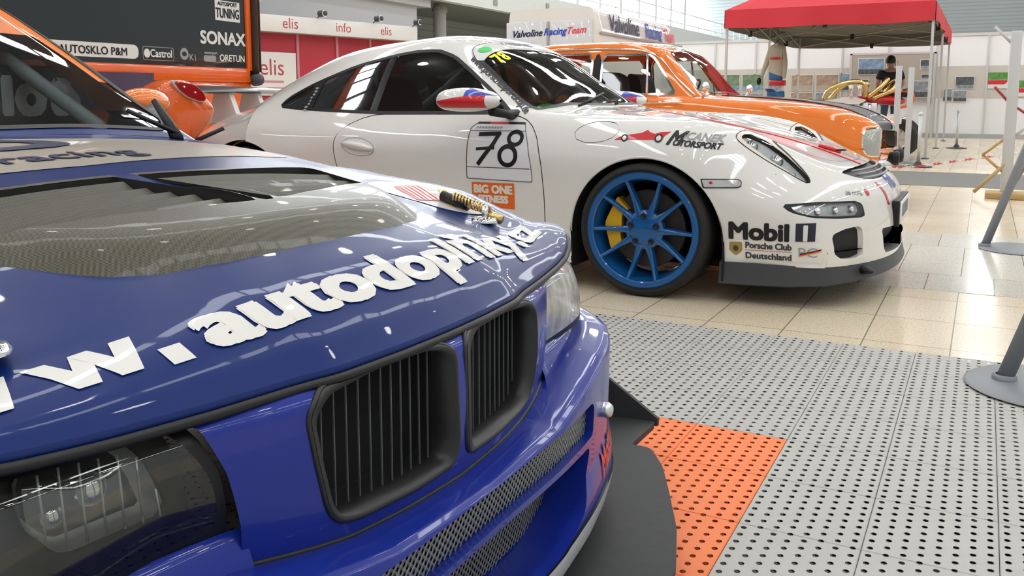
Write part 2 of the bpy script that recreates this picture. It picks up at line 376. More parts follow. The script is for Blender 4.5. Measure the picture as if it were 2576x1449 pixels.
def floor_mat(c1=(.74, .62, .45), c2=(.80, .69, .52), row=.42, oy=-.016, off=0, rough=(.16, .34)):
    m = bpy.data.materials.new('stone_tiles'); m.use_nodes = True; t = m.node_tree; b = t.nodes['Principled BSDF']; L = t.links.new
    tc = t.nodes.new('ShaderNodeTexCoord'); mp = t.nodes.new('ShaderNodeMapping'); mp.inputs['Location'].default_value = (.0575, oy, 0); L(tc.outputs['Object'], mp.inputs[0])
    br = t.nodes.new('ShaderNodeTexBrick'); br.offset = off; br.inputs['Scale'].default_value = 1; br.inputs['Brick Width'].default_value = .2865; br.inputs['Row Height'].default_value = row
    br.inputs['Mortar Size'].default_value = .0026; br.inputs['Mortar Smooth'].default_value = .3; br.inputs['Bias'].default_value = -.1
    br.inputs['Color1'].default_value = (*c1, 1); br.inputs['Color2'].default_value = (*c2, 1); br.inputs['Mortar'].default_value = (.24, .20, .14, 1)
    L(mp.outputs[0], br.inputs['Vector'])
    n = t.nodes.new('ShaderNodeTexNoise'); n.inputs['Scale'].default_value = 130; n.inputs['Detail'].default_value = 3; L(tc.outputs['Object'], n.inputs['Vector'])
    r = t.nodes.new('ShaderNodeValToRGB'); r.color_ramp.elements[0].position = .36; r.color_ramp.elements[0].color = (.72, .70, .66, 1); r.color_ramp.elements[1].position = .50; r.color_ramp.elements[1].color = (1, 1, 1, 1); L(n.outputs['Fac'], r.inputs[0])
    mx = t.nodes.new('ShaderNodeMix'); mx.data_type = 'RGBA'; mx.blend_type = 'MULTIPLY'; mx.inputs[0].default_value = 1; L(br.outputs['Color'], mx.inputs[6]); L(r.outputs[0], mx.inputs[7]); L(mx.outputs[2], b.inputs['Base Color'])
    n2 = t.nodes.new('ShaderNodeTexNoise'); n2.inputs['Scale'].default_value = 1.3; L(tc.outputs['Object'], n2.inputs['Vector'])
    mr = t.nodes.new('ShaderNodeMapRange'); mr.inputs[3].default_value = rough[0]; mr.inputs[4].default_value = rough[1]; L(n2.outputs['Fac'], mr.inputs[0]); L(mr.outputs[0], b.inputs['Roughness'])
    return m
def grip_mat(name, c):
    """plastic tile with staggered rows of open drain holes"""
    m = bpy.data.materials.new(name); m.use_nodes = True; t = m.node_tree; b = t.nodes['Principled BSDF']; L = t.links.new
    tc = t.nodes.new('ShaderNodeTexCoord'); sp = t.nodes.new('ShaderNodeSeparateXYZ'); L(tc.outputs['Object'], sp.inputs[0])
    def mt(op, a, v=None, c=None):
        n = t.nodes.new('ShaderNodeMath'); n.operation = op
        for i, q in enumerate((a, v, c)):
            if q is None: continue
            if isinstance(q, (int, float)): n.inputs[i].default_value = q
            else: L(q, n.inputs[i])
        return n.outputs[0]
    px, py = .2297/8, .2475/8
    u = mt('DIVIDE', sp.outputs[0], px); ui = mt('FLOOR', u); st = mt('MULTIPLY', mt('FRACT', mt('MULTIPLY', ui, .5)), 1.0)
    v = mt('ADD', mt('DIVIDE', sp.outputs[1], py), st)
    du = mt('MULTIPLY', mt('SUBTRACT', mt('FRACT', u), .5), px); dv = mt('MULTIPLY', mt('SUBTRACT', mt('FRACT', v), .5), py)
    d = mt('SQRT', mt('ADD', mt('POWER', du, 2), mt('POWER', mt('MULTIPLY', dv, .95), 2)))
    hole = mt('LESS_THAN', d, .0057)
    b.inputs['Base Color'].default_value = (*c, 1); b.inputs['Roughness'].default_value = .55
    n = t.nodes.new('ShaderNodeTexNoise'); n.inputs['Scale'].default_value = 5; L(tc.outputs['Object'], n.inputs['Vector'])
    mx = t.nodes.new('ShaderNodeMix'); mx.data_type = 'RGBA'; mx.inputs[6].default_value = (*[k*.93 for k in c], 1); mx.inputs[7].default_value = (*[min(1, k*1.05) for k in c], 1); L(n.outputs['Fac'], mx.inputs[0]); L(mx.outputs[2], b.inputs['Base Color'])
    h = t.nodes.new('ShaderNodeMapRange'); h.inputs[1].default_value = .005; h.inputs[2].default_value = .0085; L(d, h.inputs[0])
    bp = t.nodes.new('ShaderNodeBump'); bp.inputs['Distance'].default_value = .0008; bp.inputs['Strength'].default_value = .25; L(h.outputs[0], bp.inputs['Height']); L(bp.outputs[0], b.inputs['Normal'])
    tr = t.nodes.new('ShaderNodeBsdfTransparent'); ms = t.nodes.new('ShaderNodeMixShader'); L(hole, ms.inputs[0]); L(b.outputs[0], ms.inputs[1]); L(tr.outputs[0], ms.inputs[2]); L(ms.outputs[0], t.nodes['Material Output'].inputs[0])
    return m
MT['floor'] = floor_mat(); MT['floor_pale'] = floor_mat((.74, .70, .60), (.82, .79, .71), .95, -.08, .5, (.10, .22)); MT['grip_grey'] = grip_mat('grip_grey', (.44, .43, .40)); MT['grip_orange'] = grip_mat('grip_orange', (.90, .21, .055))
MT['sky'] = emis('roof_light', (.93, .97, 1), SKY); MT['glaze'] = emis('hall_glazing', (.90, .96, 1), GLAZE); MT['hall_lamp'] = emis('hall_lamp', (1, .96, .88), LAMP)
# ---------------------------------------------------------------- white coupe: body surface
PX, PY = -1.298, 4.535
PROWS = [ # x, underside z, (half width, z) from sill to roof, centre z
 [-3.505, .48, (.50, .481), (.54, .482), (.53, .483), (.45, .484), (.32, .485), (.15, .486), .487],
 [-3.50, .34, (.50, .36), (.58, .44), (.57, .52), (.49, .58), (.35, .605), (.18, .615), .617],
 [-3.43, .24, (.66, .29), (.76, .44), (.74, .57), (.64, .65), (.48, .645), (.25, .66), .665],
 [-3.22, .19, (.77, .24), (.865, .44), (.85, .63), (.745, .725), (.57, .725), (.29, .748), .757],
 [-2.85, .16, (.83, .20), (.905, .42), (.893, .655), (.80, .768), (.61, .80), (.33, .842), .858],
 [-2.35, .15, (.85, .18), (.908, .42), (.90, .66), (.81, .79), (.615, .905), (.36, 1.012), 1.035],
 [-1.95, .13, (.85, .16), (.89, .42), (.885, .65), (.80, .797), (.605, 1.025), (.40, 1.14), 1.163],
 [-1.50, .12, (.84, .15), (.868, .42), (.875, .65), (.79, .80), (.58, 1.105), (.40, 1.195), 1.215],
 [-1.20, .12, (.84, .15), (.862, .42), (.870, .65), (.785, .80), (.575, 1.108), (.40, 1.20), 1.222],
 [-.97, .12, (.84, .15), (.862, .42), (.870, .65), (.785, .80), (.595, 1.045), (.38, 1.128), 1.145],
 [-.72, .12, (.84, .15), (.862, .42), (.868, .64), (.785, .795), (.67, .875), (.40, .965), .985],
 [-.50, .12, (.84, .15), (.865, .42), (.868, .63), (.785, .785), (.695, .803), (.44, .835), .842],
 [-.25, .12, (.84, .15), (.870, .42), (.872, .62), (.80, .765), (.68, .797), (.42, .808), .812],
 [0, .12, (.84, .15), (.880, .42), (.880, .615), (.805, .745), (.67, .79), (.41, .768), .775],
 [.25, .12, (.83, .155), (.875, .41), (.872, .595), (.80, .715), (.655, .770), (.40, .722), .728],
 [.50, .13, (.82, .17), (.862, .39), (.855, .54), (.775, .665), (.63, .722), (.385, .668), .672],
 [.72, .14, (.80, .18), (.845, .37), (.83, .485), (.745, .57), (.59, .618), (.365, .60), .603],
 [.86, .15, (.79, .19), (.825, .34), (.805, .44), (.725, .50), (.56, .535), (.345, .543), .548],
 [.94, .16, (.775, .2), (.805, .31), (.785, .395), (.705, .44), (.53, .465), (.325, .476), .480],
 [.965, .165, (.76, .19), (.785, .28), (.765, .335), (.685, .365), (.515, .385), (.315, .395), .397],
 [.978, .18, (.745, .205), (.765, .25), (.745, .27), (.67, .285), (.505, .295), (.305, .30), .30],
 [.979, .24, (.745, .24), (.745, .24), (.735, .24), (.67, .24), (.505, .24), (.305, .24), .24],
]
def coupe_surf(nu=6, nv=7):
    R = []
    for r in PROWS:
        x, zb, pts, zc = r[0], r[1], r[2:8], r[8]
        y0 = pts[0][0]
        R.append([(x, 0, zb), (x, y0*.55, zb), (x, y0-.03, zb)]+[(x, a, b) for a, b in pts]+[(x, 0, zc)])
    W = loft(R, nu, nv)
    k = np.clip((W[..., 0]-.10)/.70, 0, 1); k = k*k*(3-2*k)
    W[..., 0] -= .30*(np.abs(W[..., 1])/.84)**2.6*k
    k = np.clip((-2.2-W[..., 0])/1.1, 0, 1); k = k*k*(3-2*k)
    W[..., 0] += .9*(np.abs(W[..., 1])/.84)**1.8*k
    a, b = W.shape[:2]; V = W.reshape(-1, 3); F = gridF(a, b)
    F.append(tuple(range(b))); F.append(tuple((a-1)*b+i for i in reversed(range(b))))
    N = vnorm(V, F[:-2])
    i = np.argmax(V[:, 2])
    if N[i, 2] < 0: F = [tuple(reversed(f)) for f in F]; N = -N
    for q in range((a-4)*b, a*b):
        y = V[q, 1]; n = A([1, .93*(abs(y)/.84)**1.6*np.sign(y), 0]); n /= np.linalg.norm(n); w = (q//b-(a-5))/4; m = N[q]*(1-w)+n*w; N[q] = m/np.linalg.norm(m)
    return V, F[:-2], N
# ---------------------------------------------------------------- white coupe
def wheel(parent, x, yout, z, rt, rr, wid, sgn, kind, spin=0., cal=False, arc=None):
    """one road wheel; yout = outer face, sgn=-1 when the outer face looks to -y"""
    p = bpy.data.objects.new('wheel', None); COL.objects.link(p); p.parent = parent; p.location = (x, yout, z)
    s = sgn
    def L(prof, n=56):
        V, F = lathe([(r, 0) for r, _ in prof], n, 'y'); h = np.tile(A([q[1] for q in prof]), n)
        V[:, 1] = h*-s
        return (V, F if s < 0 else [tuple(reversed(f)) for f in F])
    w = wid
    tyre = L([(rr-.012, .018), (rr+.002, .012), (rr+.010, .012), (rr+.02, .004), (rt-.028, .004), (rt-.010, .014), (rt-.002, .03), (rt, .05),
              (rt, w*.5-.004), (rt-.008, w*.5), (rt, w*.5+.004), (rt, w-.05), (rt-.01, w-.015), (rr, w-.01)])
    mk('tyre', tyre, MT['tyre'], p, ang=40)
    o = mk('wheel_rim', J(L([(rr-.028, .034), (rr-.027, .013), (rr-.022, .008), (rr-.002, .006), (rr+.004, .012), (rr-.006, .022)]),
             L([(rr-.027, .03), (rr-.036, .06), (rr-.045, w*.8), (rr-.012, w-.02)])), MT[kind], p, ang=35)
    def spoke(a, r0, r1, w0, w1, d0, d1, a0=None):
        a0 = a if a0 is None else a0
        c0 = A([math.cos(a0)*r0, 0, math.sin(a0)*r0]); c1 = A([math.cos(a)*r1, 0, math.sin(a)*r1])
        e = c1-c0; e /= np.linalg.norm(e); n = A([-e[2], 0, e[0]]); V = []
        for t in np.linspace(0, 1, 6):
            c = c0+(c1-c0)*t; ww = w0+(w1-w0)*min(1, t*1.6)**.7; d = d0+(d1-d0)*t+.012*math.sin(PI*t)
            for q, dd in ((-1, .034), (-.8, .004), (-.35, 0), (.35, 0), (.8, .004), (1, .034)):
                v = c+n*q*ww; v[1] = -s*(d+dd); V.append(v)
        F = gridF(6, 6); return (A(V), F if s > 0 else [tuple(reversed(f)) for f in F])
    hub = L([(0, .038), (.048, .038), (.062, .040), (.082, .044), (.088, .050), (.088, .085)], 40)
    mk('wheel_hub', hub, MT[kind], p, ang=35)
    k = 5
    for i in range(k):
        b = PI/2+i*2*PI/k+spin
        for q in (-1, 1):
            mk('spoke', spoke(b+q*.345, .066, rr-.020, .020, .0098, .038, .013, b+q*.36), MT[kind], p, ang=50)
        c = A([math.cos(b)*.062, 0, math.sin(b)*.062])
        nut = lathe([(0, 0), (.008, 0), (.009, .004), (.013, .004), (.0135, -.003), (0, -.003)], 14, 'y')
        mk('wheel_nut', tf(nut, (c[0], -s*.036, c[2]), sc=(1, s, 1)), MT['black'], p)
    disc = L([(.05, .10), (.172, .10), (.175, .104), (.175, .128), (.05, .13)])
    mk('brake_disc', disc, MT['disc'], p, ang=30)
    if cal:
        a = np.linspace(PI-.80, PI+.62, 16); P = []
        for t in a: P.append((math.cos(t), math.sin(t)))
        P = A(P); ri = .118+.006*np.sin(np.linspace(0, 9, 16)); ro = .192-.010*np.abs(np.sin(np.linspace(0, 6.3, 16)))
        poly = np.vstack([P*ro[:, None], (P*ri[:, None])[::-1]])
        V, F = prism(poly, -s*.062, -s*.14, 'xz'); mk('brake_caliper', (V, F), MT['yellow'], p, smooth=False)
    return p
def build_coupe():
    R = root('sports_car', 'white two-door race coupe with blue wheels, number 78 on its door', 'car', (PX, PY, 0))
    V, F, N = coupe_surf(); M = (V, F, N); W = MT['white']; K = MT['black']
    skin = Skin(M)
    def side(P): return P[:, [0, 2]]
    # wheel arches
    for cx, rad, cz in ((-.005, .352, .268), (-2.355, .36, .285)):
        d = np.hypot(M[0][:, 0]-cx, np.maximum(M[0][:, 2]-cz, 0))
        _, M = clip(M, np.minimum(rad-d, np.abs(M[0][:, 1])-.50))
    # the part below the white skirt
    x = M[0][:, 0]; _, M = clip(M, np.minimum(.176-M[0][:, 2], x-.28))
    sw = rpoly([(-2.19, .832), (-2.135, .90), (-1.99, .972), (-1.757, 1.06), (-1.51, 1.113), (-1.385, 1.13), (-1.25, 1.132), (-1.135, 1.096),
                (-1.042, 1.04), (-.866, .926), (-.70, .808), (-.70, .799), (-1.485, .793), (-1.747, .801), (-1.995, .811), (-2.15, .822)], .02, 3)
    ws = rpoly([(-1.075, -.535), (-1.015, -.588), (-.868, -.637), (-.706, -.69), (-.60, -.725), (-.545, -.60), (-.50, -.3), (-.488, 0),
                (-.50, .3), (-.545, .60), (-.60, .725), (-.706, .69), (-.868, .637), (-1.015, .588), (-1.075, .535), (-1.062, .4), (-1.05, 0), (-1.062, -.4)], .03, 4)
    rw = rpoly([(-2.62, -.42), (-2.1, -.47), (-1.72, -.47), (-1.66, -.3), (-1.65, 0), (-1.66, .3), (-1.72, .47), (-2.1, .47), (-2.62, .42), (-2.70, 0)], .1)
    X = M[0]; G, M = clip(M, np.minimum(sdp(side(X), sw), X[:, 2]-.76))
    X = M[0]; WS, M = clip(M, np.minimum(sdp(X[:, :2], ws), X[:, 2]-.70))
    X = M[0]; RW, M = clip(M, np.minimum(sdp(X[:, :2], rw), X[:, 2]-.8))
    # side glass: front pane, pillar, quarter pane, black edge
    for sg in (-1, 1):
        g, _ = clip(G, G[0][:, 1]*sg)
        inn, edge = clip(g, sdp(side(g[0]), sw)-.016)
        mk('window_seal', edge, K, R, off=.001)
        fr, rest = clip(inn, inn[0][:, 0]+1.50); pil, qu = clip(rest, rest[0][:, 0]+1.545)
        mk('side_window', fr, MT['glass_side'], R, off=-.002); mk('window_pillar', pil, MT['tint'], R, off=-.001)
        q = mk('quarter_window', qu, MT['glass_side'], R, off=-.002)
        if sg < 0:
            b, _ = clip(qu, np.minimum(qu[0][:, 0]+2.01, -1.935-qu[0][:, 0])); mk('window_strip', b, K, R, off=.001)
            t = J(*[poly_mesh(ell(-.065+.017*i, .004*math.sin(i*2), .006, .010+.003*math.cos(i), 10)) for i in range(8)])
            mk('window_strip_marks', skin.press(t, (-1.968, -2, .875), (.12, 0, 1), (-1, 0, .12), (0, 1, 0), .003), MT['grey'], R)
    inn, edge = clip(WS, np.minimum(sdp(WS[0][:, :2], ws)-.028, 9))
    mk('windscreen_border', edge, K, R)
    band = sdp(inn[0][:, :2], ws); zz = inn[0][:, 0]+.985-.02*np.cos(inn[0][:, 1]*2)
    low, top = clip(inn, zz)
    mk('windscreen', low, MT['glass_front'], R, off=-.001); mk('sun_strip', top, W, R, off=.001)
    _, e2 = clip(WS, sdp(WS[0][:, :2], ws)-.004); mk('windscreen_seal', e2, K, R, off=.002)
    e3, _ = clip(edge, np.minimum(-(edge[0][:, 0]+.985-.02*np.cos(edge[0][:, 1]*2)), sdp(edge[0][:, :2], ws)-.004)); mk('sun_strip_edge', e3, W, R, off=.0015)
    mk('rear_window', RW, MT['glass_side'], R)
    # doors
    door = rpoly([(-.70, .80), (-.60, .775), (-.535, .70), (-.50, .57), (-.487, .40), (-.487, .19), (-1.52, .19), (-1.64, .40), (-1.70, .55), (-1.715, .65), (-1.69, .71), (-1.60, .765), (-1.50, .793)], .05, 6)
    X = M[0]; s = np.minimum(sdp(side(X), door), np.abs(X[:, 1])-.5)
    D, M = clip(M, s+.0022); D, gap = clip(D, np.minimum(sdp(side(D[0]), door), np.abs(D[0][:, 1])-.5)-.0022)
    mk('door_gap', gap, K, R, off=-.002)
    for sg in (-1, 1): d, _ = clip(D, D[0][:, 1]*sg); mk('door', d, W, R)
    # openings of the nose, mirrored
    yz = lambda P: np.c_[np.abs(P[:, 1]), P[:, 2]]
    def cutyz(M, poly, xmin=.3):
        X = M[0]; return clip(M, np.minimum(sdp(yz(X), poly), X[:, 0]-xmin))
    fog = rpoly([(.812, .440), (.812, .405), (.785, .386), (.68, .377), (.55, .373), (.535, .38), (.54, .425), (.565, .444), (.74, .450)], .012, 4)
    itk = rpoly([(.728, .312), (.66, .334), (.565, .340), (.560, .206), (.68, .207), (.715, .225)], .02, 4)
    cit = [(.415, .312), (.2, .300), (0, .298), (0, .188), (.2, .188), (.372, .200)]; cit = rpoly([(.415, .312), (-.02, .300), (-.02, .188), (.372, .198)], .02)
    tgr = rpoly([(.50, .557), (.36, .566), (.18, .569), (-.02, .570), (-.02, .530), (.20, .517), (.33, .517), (.44, .532)], .01, 3)
    fogM, M = cutyz(M, fog); itM, M = cutyz(M, itk); ciM, M = cutyz(M, cit); tgM, M = cutyz(M, tgr)
    for sg in (-1, 1):
        f, _ = clip(fogM, fogM[0][:, 1]*sg); inn, ring = clip(f, sdp(yz(f[0]), fog)-.008)
        lamp = mk('fog_lamp', ring, K, R); mk('lamp_cover', inn, MT['glass_lamp'], lamp)
        mk('lamp_reflector', (inn[0]-A([.022, 0, 0]), inn[1], inn[2]), MT['reflector_pale'], lamp)
        for q in (.60, .68, .75):
            c = skin.hit((2, sg*q, .41), (-1, 0, 0))
            if c: mk('lamp_bulb', sphere(c[0]-A([.016, 0, 0]), .017), MT['chrome'], lamp)
        f, _ = clip(itM, itM[0][:, 1]*sg)
        it = mk('air_intake', (f[0]-A([.022, 0, 0]), f[1], f[2]), MT['mesh'], R)
        wall = border_wall(f, (-.026, 0, 0)); mk('intake_duct', wall, W, it, ang=30)
    it = mk('centre_intake', (ciM[0]-A([.05, 0, 0]), ciM[1], ciM[2]), MT['mesh'], R); mk('intake_duct', border_wall(ciM, (-.055, 0, 0)), W, it, ang=30)
    mk('nose_vent', (tgM[0]-A([.02, 0, .012]), tgM[1], tgM[2]), MT['dark_grey'], R)
    for z in (.528, .542, .556):
        P = [h[0]+A([.004, 0, 0]) for q in np.linspace(-.40, .40, 15) if (h := skin.hit((2, q, z), (-1, 0, 0)))]
        mk('vent_slat', tube(P, .0055, 6), MT['grey'], R)
    # headlights
    hl = rpoly([(.352, .707), (.362, .738), (.40, .742), (.47, .706), (.557, .640), (.635, .570), (.672, .528), (.660, .515), (.606, .545), (.492, .608), (.405, .665)], .02, 5)
    X = M[0]; s = np.minimum(sdp(side(X), hl), np.abs(X[:, 1])-.40)
    H, M = clip(M, s)
    for sg in (-1, 1):
        h, _ = clip(H, H[0][:, 1]*sg); inn, ring = clip(h, sdp(side(h[0]), hl)-.0035)
        lamp = mk('headlight', ring, K, R, off=.0005)
        rim, core = clip(inn, .018-(sdp(side(inn[0]), hl)+np.clip((inn[0][:, 0]-.36)*.05, 0, .2)))
        mk('lamp_surround', rim, MT['cream'], lamp, off=-.001)
        mk('lamp_cover', core, MT['glass_lamp'], lamp, off=.001); mk('lamp_reflector', core, MT['reflector_pale'], lamp, off=-.022)
        for (a, b, r) in ((.43, .685, .030), (.53, .62, .034), (.60, .565, .02)):
            c = skin.hit((a, sg*2, b), (0, -sg, 0))
            if c:
                mk('lamp_bulb', sphere(c[0]-c[1]*.03, r, 18), MT['chrome'], lamp)
    # bonnet seam, stripe on the bonnet, bumper seam as thin gaps
    X = M[0]
    bon = rpoly([(-.46, -.66), (.10, -.57), (.45, -.50), (.72, -.36), (.78, 0), (.72, .36), (.45, .50), (.10, .57), (-.46, .66)], .1, 8)
    s = np.minimum(sdp(X[:, :2], bon), X[:, 2]-.5); B, M = clip(M, s+.002)
    B, gap = clip(B, sdp(B[0][:, :2], bon)-.002); mk('bonnet_gap', gap, MT['dark_grey'], R, off=-.001); mk('bonnet', B, W, R)
    fc = ell(-.243, .724, .108, .047, 40, .12)
    X = M[0]; s = np.where(X[:, 1] < -.5, sdp(side(X), fc), -1); C, M = clip(M, s+.0015); C, gap = clip(C, sdp(side(C[0]), fc)-.0015)
    mk('fuel_cap', C, W, R); mk('fuel_cap_gap', gap, MT['dark_grey'], R, off=-.001)
    bs = [(.30, .543), (.401, .546), (.548, .556), (.585, .56), (.585, .563), (.548, .559), (.401, .549), (.30, .546)]
    X = M[0]; s = np.minimum(sdp(side(X), bs), np.abs(X[:, 1])-.5); gp, M = clip(M, s); mk('bumper_gap', gp, MT['grey'], R, off=-.001)
    rf = [(-1.02, 1.2), (-1.3, 1.235), (-2.1, 1.1), (-2.1, 1.094), (-1.3, 1.229), (-1.02, 1.194)]
    mk('body', M, W, R)
    # arch lips and dark liners
    for cx, rad, cz, sy in ((-.005, .352, .268, .86), (-2.355, .36, .285, .88)):
        for sg in (-1, 1):
            P = []
            for t in np.linspace(0, PI, 40):
                h = skin.hit((cx+math.cos(t)*(rad+.002), sg*2, cz+math.sin(t)*(rad+.002)), (0, -sg, 0))
                if h: P.append(h[0]-h[1]*.006)
            ln = mk('arch_liner', tf(lathe([(rad, 0), (rad, .34), (.0, .34)], 40, 'y', PI), (cx, sg*(sy+.0)-(0 if sg < 0 else 0), cz), sc=(1, 1 if sg < 0 else -1, -1)), MT['liner'], R)
            for q in (-1, 1): mk('arch_liner', box(cx+q*rad-.004, cx+q*rad+.004, min(sg*(sy-.02), sg*(sy-.34)), max(sg*(sy-.02), sg*(sy-.34)), .10, cz), MT['liner'], R, smooth=False)
            mk('arch_lip', tube(P, .007, 8), W, R)
    # skirt lip under the nose
    ys = np.linspace(-.745, .745, 41); nose = [(.972-.30*(abs(q)/.84)**2.6, q) for q in ys]
    P = [(.33, -.822), (.45, -.808), (.60, -.79), (.70, -.765)]; path = P+nose+[(a, -b) for a, b in reversed(P)]
    path = A(path); n = len(path); T = np.gradient(path, axis=0); T /= np.linalg.norm(T, axis=1, keepdims=True); O = np.c_[T[:, 1], -T[:, 0]]
    rows = []
    fr = np.clip((path[:, 0]-.55)/.4, 0, 1)
    for d, z0, z1 in ((-.03, .186, .186), (.004, .180, .180), (.010, .150, .160), (.016, .105, .135), (.020, .092, .120), (.010, .086, .112), (-.08, .088, .112)):
        rows.append(np.c_[path+O*d, z0+(z1-z0)*fr])
    W3 = A(rows); mk('front_splitter', (W3.reshape(-1, 3), gridF(len(rows), n)), MT['lipgrey'], R, ang=40)
    for sg in (-1, 1):
        o = A([.865, sg*.545, .150]); mk('splitter_duct', tf(sphere((0, 0, 0), 1, 16, (.03, .085, .020)), o, rotm('Z', -sg*.75)), K, R)
    # underbody tray and floor so that nothing shows through
    mk('underbody', box(-3.2, .62, -.62, .62, .12, .15), MT['liner'], R, smooth=False)
    # side marker
    mkp = rpoly([(.25, .537), (.395, .538), (.412, .530), (.414, .507), (.40, .500), (.262, .497)], .006, 3)
    for sg in (-1, 1):
        r = lambda q: (np.c_[A(q)*A([1, 1]), np.zeros(len(q))], [tuple(range(len(q)))])
        k = mk('side_marker', skin.press(r(mkp), (0, sg*2, 0), (1, 0, 0), (0, 0, 1), (0, -sg, 0), .002, .015), K, R)
        c = A(mkp).mean(0); mk('lamp_cover', skin.press(r((A(mkp)-c)*A([.95, .78])+c), (0, sg*2, 0), (1, 0, 0), (0, 0, 1), (0, -sg, 0), .005, .015), MT['marker'], k)
        if sg < 0: mk('lamp_bulb', tf(sphere((0, 0, 0), 1, 10, (.008, .003, .007)), (.295, -.872, .522)), MT['red'], k)
    # handle
    for sg in (-1, 1):
        e = ell(-1.553, .627, .102, .044, 40, -.12)
        rg = skin.press((np.c_[e, np.zeros(40)], [tuple(range(40))]), (0, sg*2, 0), (1, 0, 0), (0, 0, 1), (0, -sg, 0), .001, .012)
        hd = mk('door_handle', rg, MT['white_in'], R)
        P = [h[0]+h[1]*.012 for t in np.linspace(-1, 1, 11) if (h := skin.hit((-1.553+.098*t, sg*2, .627-.012*t+.004), (0, -sg, 0)))]
        T2 = tube(P, [.006, .014, .018, .019, .018, .014, .006], 10); mk('handle_grip', T2, W, hd)
        ring = [h[0] for a, b in e if (h := skin.hit((a, sg*2, b), (0, -sg, 0)))]; mk('handle_rim', tube(ring, .0022, 6, True), MT['grey'], hd)
    # mirrors
    for sg in (-1, 1):
        pr = [(-1.0, .0), (-.93, .55), (-.75, .86), (-.4, 1.0), (0, 1.02), (.45, .9), (.8, .62), (1.0, .12)]
        t = np.linspace(0, 2*PI, 28, endpoint=False); rows = []
        for q, rr in pr: rows.append(np.c_[np.full(28, q*.165), np.cos(t)*.085*max(rr, .02), np.sin(t)*.056*max(rr, .02)*np.where(np.sin(t) > 0, 1.08, .85)])
        W3 = A(rows); mm = (W3.reshape(-1, 3), gridF(len(pr), 28, False, True)); V3, F3 = mm
        V3 = cr(W3, 4); mm = (V3.reshape(-1, 3), gridF(V3.shape[0], 28, False, True))
        mm = tf(mm, (-.815, sg*.99, .862)); N3 = vnorm(mm[0], mm[1]); cen = A([-.815, sg*.99, .862])
        if ((mm[0]-cen)*N3).sum() < 0: mm = (mm[0], [tuple(reversed(f)) for f in mm[1]]); N3 = -N3
        mm = (mm[0], mm[1], N3)
        up, lowp = clip(mm, mm[0][:, 2]-.832); wh, rd = clip(up, mm0(up, .870, sg))
        h = mk('wing_mirror', lowp, W, R); bl, wh = clip(wh, wh[0][:, 0]+.80); bl, w2 = clip(bl, .925-(bl[0][:, 2]+.28*(bl[0][:, 0]+.80)))
        rd, fw = clip(rd, -(rd[0][:, 0]+.70)); mk('mirror_flag_white', wh, W, h); mk('mirror_flag_white', w2, W, h); mk('mirror_flag_red', rd, MT['red'], h); mk('mirror_flag_blue', bl, MT['flagblue'], h); mk('mirror_flag_white', fw, W, h)
        mk('mirror_arm', tube([(-.72, sg*.95, .815), (-.70, sg*.84, .80), (-.69, sg*.76, .795)], [.022, .02, .03], 10), K, h)
    # rear wing on two white uprights
    sec = [(.13, .0), (.10, .016), (.02, .028), (-.08, .03), (-.135, .038), (-.138, .026), (-.08, -.008), (.02, -.016), (.10, -.012)]
    V3 = []
    ysw = np.linspace(-.42, .42, 9)
    for q in ysw: V3 += [(a-3.28, q, b+.925-.012*abs(q)) for a, b in sec]
    wg = mk('rear_wing', (A(V3), gridF(9, 9, False, True)+[tuple(range(9)), tuple(range(80, 71, -1))]), MT['carbon_black'], R, ang=40)
    for sg in (-1, 1):
        mk('wing_support', prism([(-3.40, .70), (-3.12, .74), (-3.20, .925), (-3.33, .925)], sg*.13-.02, sg*.13+.02, 'xz'), W, R, smooth=False)
    # wheels
    wheel(R, -.005, -.893, .297, .298, .2545, .235, -1, 'rim_blue', 0., True)
    wheel(R, -.005, .893, .297, .298, .2545, .235, 1, 'rim_blue', 0., True)
    wheel(R, -2.355, -.900, .303, .304, .2545, .30, -1, 'rim_blue'); wheel(R, -2.355, .900, .303, .304, .2545, .30, 1, 'rim_blue')
    # cabin
    mk('dashboard', bbox(-.80, -.50, -.66, .66, .55, .775, .06), MT['trim_black'], R)
    mk('cabin_floor', box(-2.3, -.5, -.7, .7, .2, .24), MT['trim_black'], R, smooth=False)
    for q in (-.36, .36):
        st = mk('seat', J(bbox(-1.55, -1.05, q-.25, q+.25, .28, .42, .06)), MT['seat_red'], R)
        prof = rpoly([(-1.48, .36), (-1.58, .36), (-1.80, .98), (-1.77, 1.02), (-1.70, 1.0)], .04)
        mk('seat_backrest', prism(prof, q-.22, q+.22), MT['seat_red'], st, smooth=False)
    wp = A([(0, math.cos(t)*.18, math.sin(t)*.18) for t in np.linspace(0, 2*PI, 28, endpoint=False)])@rotm('Y', .35).T+A([-1.0, .36, .76])
    sw_ = mk('steering_wheel', J(tube(wp, .014, 8, True), bar((-1.0, .2, .76), (-1.0, .52, .76), .012), bar((-1.0, .36, .76), (-.8, .36, .70), .03)), MT['trim_black'], R)
    cage = [[(-.72, s_*.62, .5), (-.80, s_*.60, .80), (-1.10, s_*.50, 1.08), (-1.68, s_*.50, 1.12), (-1.72, s_*.60, .5)] for s_ in (-1, 1)]
    cage += [[(-1.68, -.5, 1.12), (-1.68, .5, 1.12)], [(-1.68, -.5, 1.10), (-2.4, -.48, .75)], [(-1.68, .5, 1.10), (-2.4, .48, .75)], [(-1.7, -.55, .6), (-1.68, .5, 1.1)]]
    mk('roll_cage', J(*[tube(c, .019, 8) for c in cage]), MT['cage'], R)
    mk('dash_sticker', tf(poly_mesh(ell(0, 0, .055, .04)), (-.66, -.50, .83), rotm('X', .5)), MT['green'], R, smooth=False)
    # wipers
    for a, b in (((-.50, -.45, .838), (-.60, .12, .905)), ((-.50, .05, .846), (-.62, .55, .86))):
        mk('wiper', J(bar(a, b, .006, 6)), K, R)
